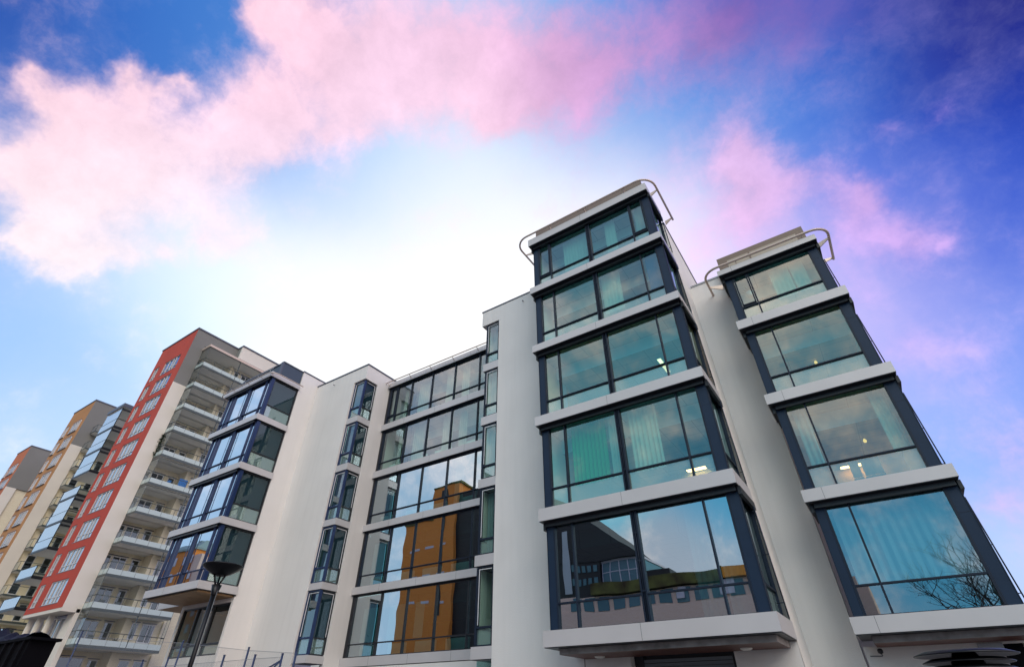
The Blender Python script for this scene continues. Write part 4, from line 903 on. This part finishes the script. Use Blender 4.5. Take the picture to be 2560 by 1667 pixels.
# dark container with a tarpaulin heap
c = empty('skip_container', -30.5, 9); tag(c, 'black steel skip with a projecting rim at the lower left corner', 'container')
b = MB(); b.hexa([(-38,8.6,G),(-29.5,8.6,G),(-29.5,9.5,G),(-38,9.5,G),(-38,8.6,2.40),(-29.3,8.6,2.40),(-29.3,9.5,2.40),(-38,9.5,2.40)]); b.build('body', M['darkbox'], c)
b = MB(); b.box(-38.1,-29.08,8.5,9.6,2.401,2.50); b.build('rim', M['darkbox'], c)
b = MB()
for k in range(9): b.box(-37.6+k*.98,-37.48+k*.98,8.5,8.599,G,2.38)
b.build('rib', M['darkbox'], c)
t = MB(); nx, ny = 26, 8; pts = []
for i in range(nx+1):
    for j in range(ny+1):
        x = -38.0+ (i/nx)*8.0; y = 8.6+ (j/ny)*.9
        h = 2.515 + (.62*max(0,min(1,(-32.2-x)/4)))*math.sin(math.pi*min(1,max(0,(j+.6)/(ny+1.2)))) + .22*math.sin(math.pi*j/ny)*(1+math.sin(i*1.3))*.6 + random.random()*.05
        pts.append((x,y,h))
for i in range(nx):
    for j in range(ny):
        a = i*(ny+1)+j; t.poly([pts[a],pts[a+ny+1],pts[a+ny+2],pts[a+1]], smooth=True)
for i in range(nx):
    a = i*(ny+1); p, q = pts[a], pts[a+ny+1]; t.poly([(p[0],p[1],2.505),(q[0],q[1],2.505),q,p])
tag(t.build('tarpaulin', M['tarp']), 'crumpled dark blue tarpaulin heaped on the black skip', 'tarpaulin')

# louvred park lamp, close at the lower right
lx, ly, lz = .255, 4.0, .27
r = empty('louvred_lamp', lx, ly); tag(r, 'dark park lamp with stacked louvre rings catching orange light at lower right', 'lamp')
for k, (ra, rb) in enumerate(((.235,.05),(.205,.07),(.205,.07),(.205,.07),(.20,.07))):
    zz = lz+.005-.033*k; b = MB()
    b.lathe((lx,ly,zz), [(rb,.012),(ra*.8,.004),(ra,-.012),(ra*.99,-.016),(ra*.78,-.004),(rb,.004)], 48); b.build('louvre_ring', M['iron_gloss'] if 'iron_gloss' in M else M['iron'], r)
b = MB(); b.lathe((lx,ly,lz-.20), [(.0,.22),(.05,.21),(.075,.16),(.08,.0)], 32); b.lathe((lx,ly,G), [(.05,0),(.05,1.72),(.08,1.68)], 24); b.build('pole', M['iron'], r)
b = MB(); b.lathe((lx,ly,lz-.165), [(.085,0),(.085,.012),(.19,.02),(.19,.008),(.085,0)], 40); b.build('collar', M['iron'], r)
b = MB(); b.lathe((lx,ly,lz-.03), [(.0,.0),(.055,.0),(.055,.028),(.0,.03)], 20); b.build('lamp_glass', M['warm_low'], r)

# security camera
cam_ = empty('security_camera', -.58, 18.8, 1.3); tag(cam_, 'small dark dome camera on a thin bracket under the right bay', 'camera')
b = MB(); b.lathe((-.58,18.72,1.38), [(.0,.08),(.05,.07),(.07,.03),(.06,-.03),(.0,-.06)], 20); b.build('dome', M['black'], cam_)
b = MB(); b.tube([(-.86,18.86,1.30),(-.58,18.86,1.29),(-.56,18.74,1.30),(-.58,18.72,1.34)], .012, 6); b.build('bracket', M['coping'], cam_)

# ------------------------------------------------------------------ across the street (seen mirrored in the glass)
YB = -24.0
def opp(name, label, x, cat='building'):
    e = empty(name, x, YB-4); tag(e, label, cat, 'buildings across the street seen in reflections'); return e
o1 = opp('low_office_block', 'low pink brick block with mossy fascia reflected in the lowest middle bay window', -18)
def tp(t, mat, fn, name): w = MB(); fn(w); return w.build(name, M[mat], t)
tp(o1,'opp_wall',lambda w:(w.box(-31,-1,YB-10,YB,G,8.9), w.box(-31,-1,YB-9.9,YB-.3,8.9,10.3)),'wall')
tp(o1,'opp_fascia',lambda w:w.box(-26.7,-12.4,YB-10,YB+.25,10.4,11.5),'fascia'); tp(o1,'opp_orange',lambda w:w.box(-12.38,-7.0,YB-9.9,YB+.27,10.4,11.4),'fascia')
wf = MB()
for k in range(16):
    x = -29.5+k*1.75; wf.box(x,x+1.25,YB-.29,YB-.2,9.0,10.2)
wf.build('window', M['opp_win'], o1)
tp(o1,'winwhite',lambda w:(w.box(-17.2,-16.4,YB-.19,YB-.1,9.3,10.2),w.box(-12.9,-11.6,YB-.19,YB-.1,9.2,10.3)),'sign_panel')
o2 = opp('dark_office_block', 'black clad office block with overhanging roof reflected at left of the middle bay', -30)
tp(o2,'opp_dark',lambda w:(w.box(-45,-25.7,YB-6,YB-.5,10,14.2), w.hexa([(-45,YB-6,14.2),(-20.9,YB-6,14.0),(-20.9,YB-.4,14.0),(-45,YB-.4,14.2),(-45,YB-6,30),(-29.5,YB-6,22),(-28.5,YB-.4,20.0),(-45,YB-.4,30)])),'wall')
wf = MB()
for a in range(4):
    for k in range(5): wf.box(-29.5+k*.75, -29.05+k*.75, YB-.5, YB-.42, 11.6+a*1.4, 12.3+a*1.4)
wf.build('window', M['opp_win'], o2)
tp(o2,'milk',lambda w:w.box(-30.5,-29.6,YB-.4,YB-.38,10.7,17.6),'stair_window')
o3 = opp('glazed_pavilion', 'white framed glass pavilion on the low roof reflected in the middle bay', -22)
tp(o3,'opp_win',lambda w:w.box(-25.6,-20.9,YB-8,YB-1,11.5,13.8),'glass_wall')
tp(o3,'winwhite',lambda w:(w.box(-25.7,-20.8,YB-8.1,YB-.9,13.8,14.05), [w.box(-25.6+k*.94,-25.52+k*.94,YB-1,YB-.93,11.5,13.8) for k in range(6)], w.box(-25.6,-20.9,YB-1,YB-.95,12.7,12.78)),'frame')
tp(o3,'opp_dark',lambda w:w.box(-20.85,-18.0,YB-8,YB-1,11.5,12.3),'annexe')
o4 = opp('brick_tower', 'tall orange brick building reflected in the recessed glass front', -59)
tp(o4,'opp_brick',lambda w:(w.box(-65.4,-59.4,YB-14,YB,G,26.2),w.box(-59.4,-54.2,YB-14,YB,G,31.7)),'wall')
tp(o4,'opp_fascia',lambda w:(w.box(-59.5,-53.9,YB-14.1,YB+.1,31.7,32.0),w.box(-65.5,-59.4,YB-14.1,YB+.1,26.2,26.5)),'roof_edge')
tp(o4,'opp_dark',lambda w:(w.box(-54.199,-49,YB-12,YB-.5,G,30.2),w.box(-57.2,-56.5,YB,YB+.05,12,31)),'dark_side')  # right side face drawn dark, plus a dark strip on the front
tp(o4,'winwhite',lambda w:[w.box(-63.5+k*3,-61.8+k*3,YB,YB+.04,zz,zz+.35) for k in range(3) for zz in (13.5,17.6,21.7)],'window_lintel')
o5 = opp('brick_apartment_block', 'orange brick apartment block with white windows reflected in the left wing', -116)
tp(o5,'opp_brick',lambda w:w.box(-124,-112,YB-12,YB,G,26.6),'wall'); tp(o5,'opp_wall',lambda w:w.box(-112,-109.3,YB-12,YB-.2,G,25.4),'wall')
tp(o5,'opp_green',lambda w:(w.box(-124.3,-111.7,YB-12.2,YB+.3,26.6,27.0),w.hexa([(-124,YB-12,27),(-112,YB-12,27),(-112,YB,27),(-124,YB,27),(-123,YB-10,28.8),(-113,YB-10,28.8),(-113,YB-2,28.8),(-123,YB-2,28.8)]),w.box(-120.4,-119.4,YB-5,YB-4,28.8,30.2)),'roof')
wf = MB()
for a in range(8):
    for k in range(4): wf.box(-122.6+k*3.1,-121.2+k*3.1,YB+.001,YB+.08,24.0-2.9*a,25.5-2.9*a)
wf.build('window', M['winwhite'], o5)
# bare tree across the street
def tree(x, y, h, label, seed=3):
    rnd = random.Random(seed); r = empty('bare_tree', x, y); tag(r, label, 'tree')
    tk = MB(); tk.tube([(x,y,G),(x+.1,y,G+h*.2),(x,y+.1,G+h*.38)], .28, 8, r1=.18); tk.build('trunk', M['bark'], r)
    br = MB()
    def grow(p, d, l, rad, dep):
        n = 3; path = [p]
        for k in range(n):
            d = (d + Vector((rnd.gauss(0,.16),rnd.gauss(0,.16),rnd.gauss(.03,.1)))).normalized(); p = p + d*l/n; path.append(p)
        br.tube(path, rad, 5 if dep < 2 else 3, r1=rad*.6, caps=False)
        if dep < 5:
            for _ in range(3 if dep < 4 else 2):
                nd = (d + Vector((rnd.gauss(0,.5),rnd.gauss(0,.5),rnd.gauss(.1,.35)))).normalized()
                grow(path[rnd.choice((2,3,3))], nd, l*rnd.uniform(.6,.85), rad*.6, dep+1)
    for k in range(5):
        a = k*1.26+rnd.random(); grow(Vector((x,y+.1,G+h*.38)), Vector((math.cos(a)*.6,math.sin(a)*.6,.9)).normalized(), h*.22, .13, 0)
    br.build('crown', M['bark'], r)
tree(6.9, -20.5, 13.0, 'bare winter tree reflected in the lowest right bay window')

# ------------------------------------------------------------------ ground
g = MB(); g.poly([(-900,-900,G-.008),(900,-900,G-.008),(900,900,G-.008),(-900,900,G-.008)]); tag(g.build('ground', M['asphalt']), kind='structure')
g = MB(); g.box(-75, 6, 10.6, 15.0, G-.1, G+.12); tag(g.build('pavement', M['paving']), kind='structure')

# ------------------------------------------------------------------ light and sky
SUN = Vector((.55,-.62,.62)).normalized()
sl = bpy.data.lights.new('sun', 'SUN'); sl.energy = SUN_E; sl.angle = math.radians(38); sl.color = (1,.90,.77)
so = bpy.data.objects.new('sun', sl); COL.objects.link(so); so.rotation_euler = SUN.to_track_quat('Z','Y').to_euler(); so.location = SUN*60
world = bpy.data.worlds.new('World'); scene.world = world; world.use_nodes = True
world.cycles.sampling_method = 'MANUAL'; world.cycles.sample_map_resolution = 256
nt = world.node_tree; nt.nodes.clear(); N = nt.nodes
out = N.new('ShaderNodeOutputWorld'); bg = N.new('ShaderNodeBackground'); lnk(nt, bg.outputs[0], out.inputs[0])
tc = N.new('ShaderNodeTexCoord'); D = tc.outputs['Generated']
def math_(op, a, b=None, c=None, clamp=False):
    n = N.new('ShaderNodeMath'); n.operation = op; n.use_clamp = clamp
    for i, v in enumerate((a, b, c)):
        if v is None: continue
        if isinstance(v, (int, float)): n.inputs[i].default_value = v
        else: lnk(nt, v, n.inputs[i])
    return n.outputs[0]
def vmath(op, a, b=None, scale=None):
    n = N.new('ShaderNodeVectorMath'); n.operation = op
    for i, v in enumerate((a, b)):
        if v is None: continue
        if isinstance(v, (tuple, list, Vector)): n.inputs[i].default_value = v
        else: lnk(nt, v, n.inputs[i])
    if scale is not None:
        if isinstance(scale, (int, float)): n.inputs['Scale'].default_value = scale
        else: lnk(nt, scale, n.inputs['Scale'])
    return n.outputs['Value'] if op in ('DISTANCE','DOT_PRODUCT','LENGTH') else n.outputs['Vector']
def noise(vec, sc, det, rough=.55, col=False, dist=0):
    n = N.new('ShaderNodeTexNoise'); n.inputs['Scale'].default_value = sc; n.inputs['Detail'].default_value = det; n.inputs['Roughness'].default_value = rough
    n.inputs['Distortion'].default_value = dist
    lnk(nt, vec, n.inputs['Vector']); return n.outputs['Color'] if col else n.outputs['Fac']
w1_ = vmath('SCALE', vmath('SUBTRACT', noise(D, 6.0, 5, .68, True), (.5,.5,.5)), None, .11)
DW = vmath('ADD', D, w1_)
DS = vmath('ADD', D, vmath('SCALE', w1_, None, .45))
def rbf(samples, k, vec):
    cs = ws = None
    for s in samples:
        w = math_('EXPONENT', math_('MULTIPLY_ADD', vmath('DOT_PRODUCT', vec, tuple(s[:3])), 2*k, -2*k))
        c = vmath('SCALE', tuple(s[3:6]), None, w)
        cs = c if cs is None else vmath('ADD', cs, c); ws = w if ws is None else math_('ADD', ws, w)
    return vmath('SCALE', cs, None, math_('DIVIDE', 1.0, math_('ADD', ws, 1e-9)))
BACK = [[.0,-.95,.30,.10,.46,.72],[0,-.85,.5,.20,.68,.84],[-.4,-.75,.5,.22,.68,.84],[.3,-.8,.5,.22,.68,.84],[.95,-.25,.2,3.4,2.6,1.9],[.9,-.4,.25,2.4,1.9,1.5],[-.7,-.65,.25,.50,.70,.90],[-.85,-.4,.3,.5,.68,.88],[-.7,-.5,.5,.35,.6,.9],[.75,-.6,.25,.4,.75,1.1],[.0,-.65,.75,.30,.52,.72],[.0,-.1,.99,.10,.24,.62],[-.5,-.5,.70,.30,.50,.72],[.55,-.45,.7,.25,.52,1.0],[.9,.3,.3,1.0,.95,1.15],[.95,-.1,.3,.9,.9,1.15],[.85,.0,.55,.8,.8,1.1],[.2,.95,.15,.75,.8,.9],[-.2,-.98,.02,.55,.58,.66],[0,0,-1,.15,.15,.15]]
BASE_ALL = BASE + BACK
basec = rbf(BASE_ALL, 75, DS)
acc = None
for c in CLOUDS:
    r = vmath('DISTANCE', DW, tuple(c[:3]))
    t = math_('MULTIPLY_ADD', r, -1/(c[3]*1.6), 1.0, clamp=True)
    acc = math_('MULTIPLY', math_('MULTIPLY', t, t), 1.5*c[4]) if acc is None else math_('MULTIPLY_ADD', math_('MULTIPLY', t, t), 1.5*c[4], acc)
# free-drifting clouds over the part of the sky behind the street
back = N.new('ShaderNodeMapRange'); back.inputs['From Min'].default_value = .05; back.inputs['From Max'].default_value = -.35
lnk(nt, vmath('DOT_PRODUCT', D, (-.2,.98,0)), back.inputs['Value'])
nb_ = N.new('ShaderNodeMapRange'); nb_.inputs['From Min'].default_value = .42; nb_.inputs['From Max'].default_value = .66; nb_.inputs['To Max'].default_value = 1.3
lnk(nt, noise(D, 2.6, 6, .6), nb_.inputs['Value'])
hi_ = N.new('ShaderNodeMapRange'); hi_.inputs['From Min'].default_value = .26; hi_.inputs['From Max'].default_value = .46; hi_.inputs['To Min'].default_value = .25
lnk(nt, vmath('DOT_PRODUCT', D, (0,0,1)), hi_.inputs['Value'])
acc = math_('ADD', acc, math_('MULTIPLY', math_('MULTIPLY', back.outputs[0], nb_.outputs[0]), hi_.outputs[0]))
f1 = noise(DS, 8, 7, .66)
dens = math_('MULTIPLY_ADD', math_('SUBTRACT', f1, .52), 3.4, acc)
mr = N.new('ShaderNodeMapRange'); mr.interpolation_type = 'SMOOTHSTEP'; mr.inputs['From Min'].default_value = -.1; mr.inputs['From Max'].default_value = 2.1; mr.inputs['To Max'].default_value = .90
lnk(nt, dens, mr.inputs['Value'])
CC = CCOL + [[0,-.85,.53,2.1,1.5,1.1],[.6,-.6,.5,2.0,1.5,1.3],[-.6,-.6,.5,1.9,1.45,1.25]]
cloudc = vmath('SCALE', rbf(CC, 45, DS), None, math_('MULTIPLY_ADD', f1, .75, .69))
cir = math_('MULTIPLY', math_('SUBTRACT', f1, .42, clamp=True), .28)
basec = vmath('ADD', vmath('SCALE', basec, None, math_('SUBTRACT', 1.0, cir)), vmath('SCALE', (.80,.78,.95), None, cir))
mx = N.new('ShaderNodeMix'); mx.data_type = 'RGBA'; lnk(nt, mr.outputs[0], mx.inputs['Factor']); lnk(nt, basec, mx.inputs['A']); lnk(nt, cloudc, mx.inputs['B'])
sky = N.new('ShaderNodeTexSky'); sky.sky_type = 'NISHITA'; sky.sun_disc = False
sky.sun_elevation = math.asin(SUN.z); sky.sun_rotation = math.atan2(SUN.x, SUN.y)
lp = vmath('ADD', vmath('SCALE', mx.outputs['Result'], None, .97), vmath('SCALE', sky.outputs[0], None, .004))
lnk(nt, lp, bg.inputs['Color']); bg.inputs['Strength'].default_value = 1.0

# ------------------------------------------------------------------ camera
cd = bpy.data.cameras.new('camera'); co = bpy.data.objects.new('camera', cd); COL.objects.link(co); scene.camera = co
R_ = Vector((0.82994666,0.55783998,0.00176023)); U_ = Vector((0.33917701,-0.50712305,0.79232895)); F_ = Vector((-0.44288542,0.65699373,0.61009158))
m3 = Matrix((R_, U_, -F_)).transposed()
co.matrix_world = Matrix.Translation((0,0,E)) @ m3.to_4x4()
cd.sensor_width = 36; cd.sensor_fit = 'HORIZONTAL'; cd.lens = 17.4177; cd.clip_start = .05; cd.clip_end = 3000
scene.view_settings.view_transform = 'Standard'; scene.view_settings.look = 'None'; scene.view_settings.exposure = .15; scene.view_settings.gamma = 1
scene.render.engine = 'CYCLES'
scene.cycles.max_bounces = 7; scene.cycles.transparent_max_bounces = 12; scene.cycles.glossy_bounces = 3; scene.cycles.diffuse_bounces = 3
scene.cycles.caustics_reflective = False; scene.cycles.caustics_refractive = False
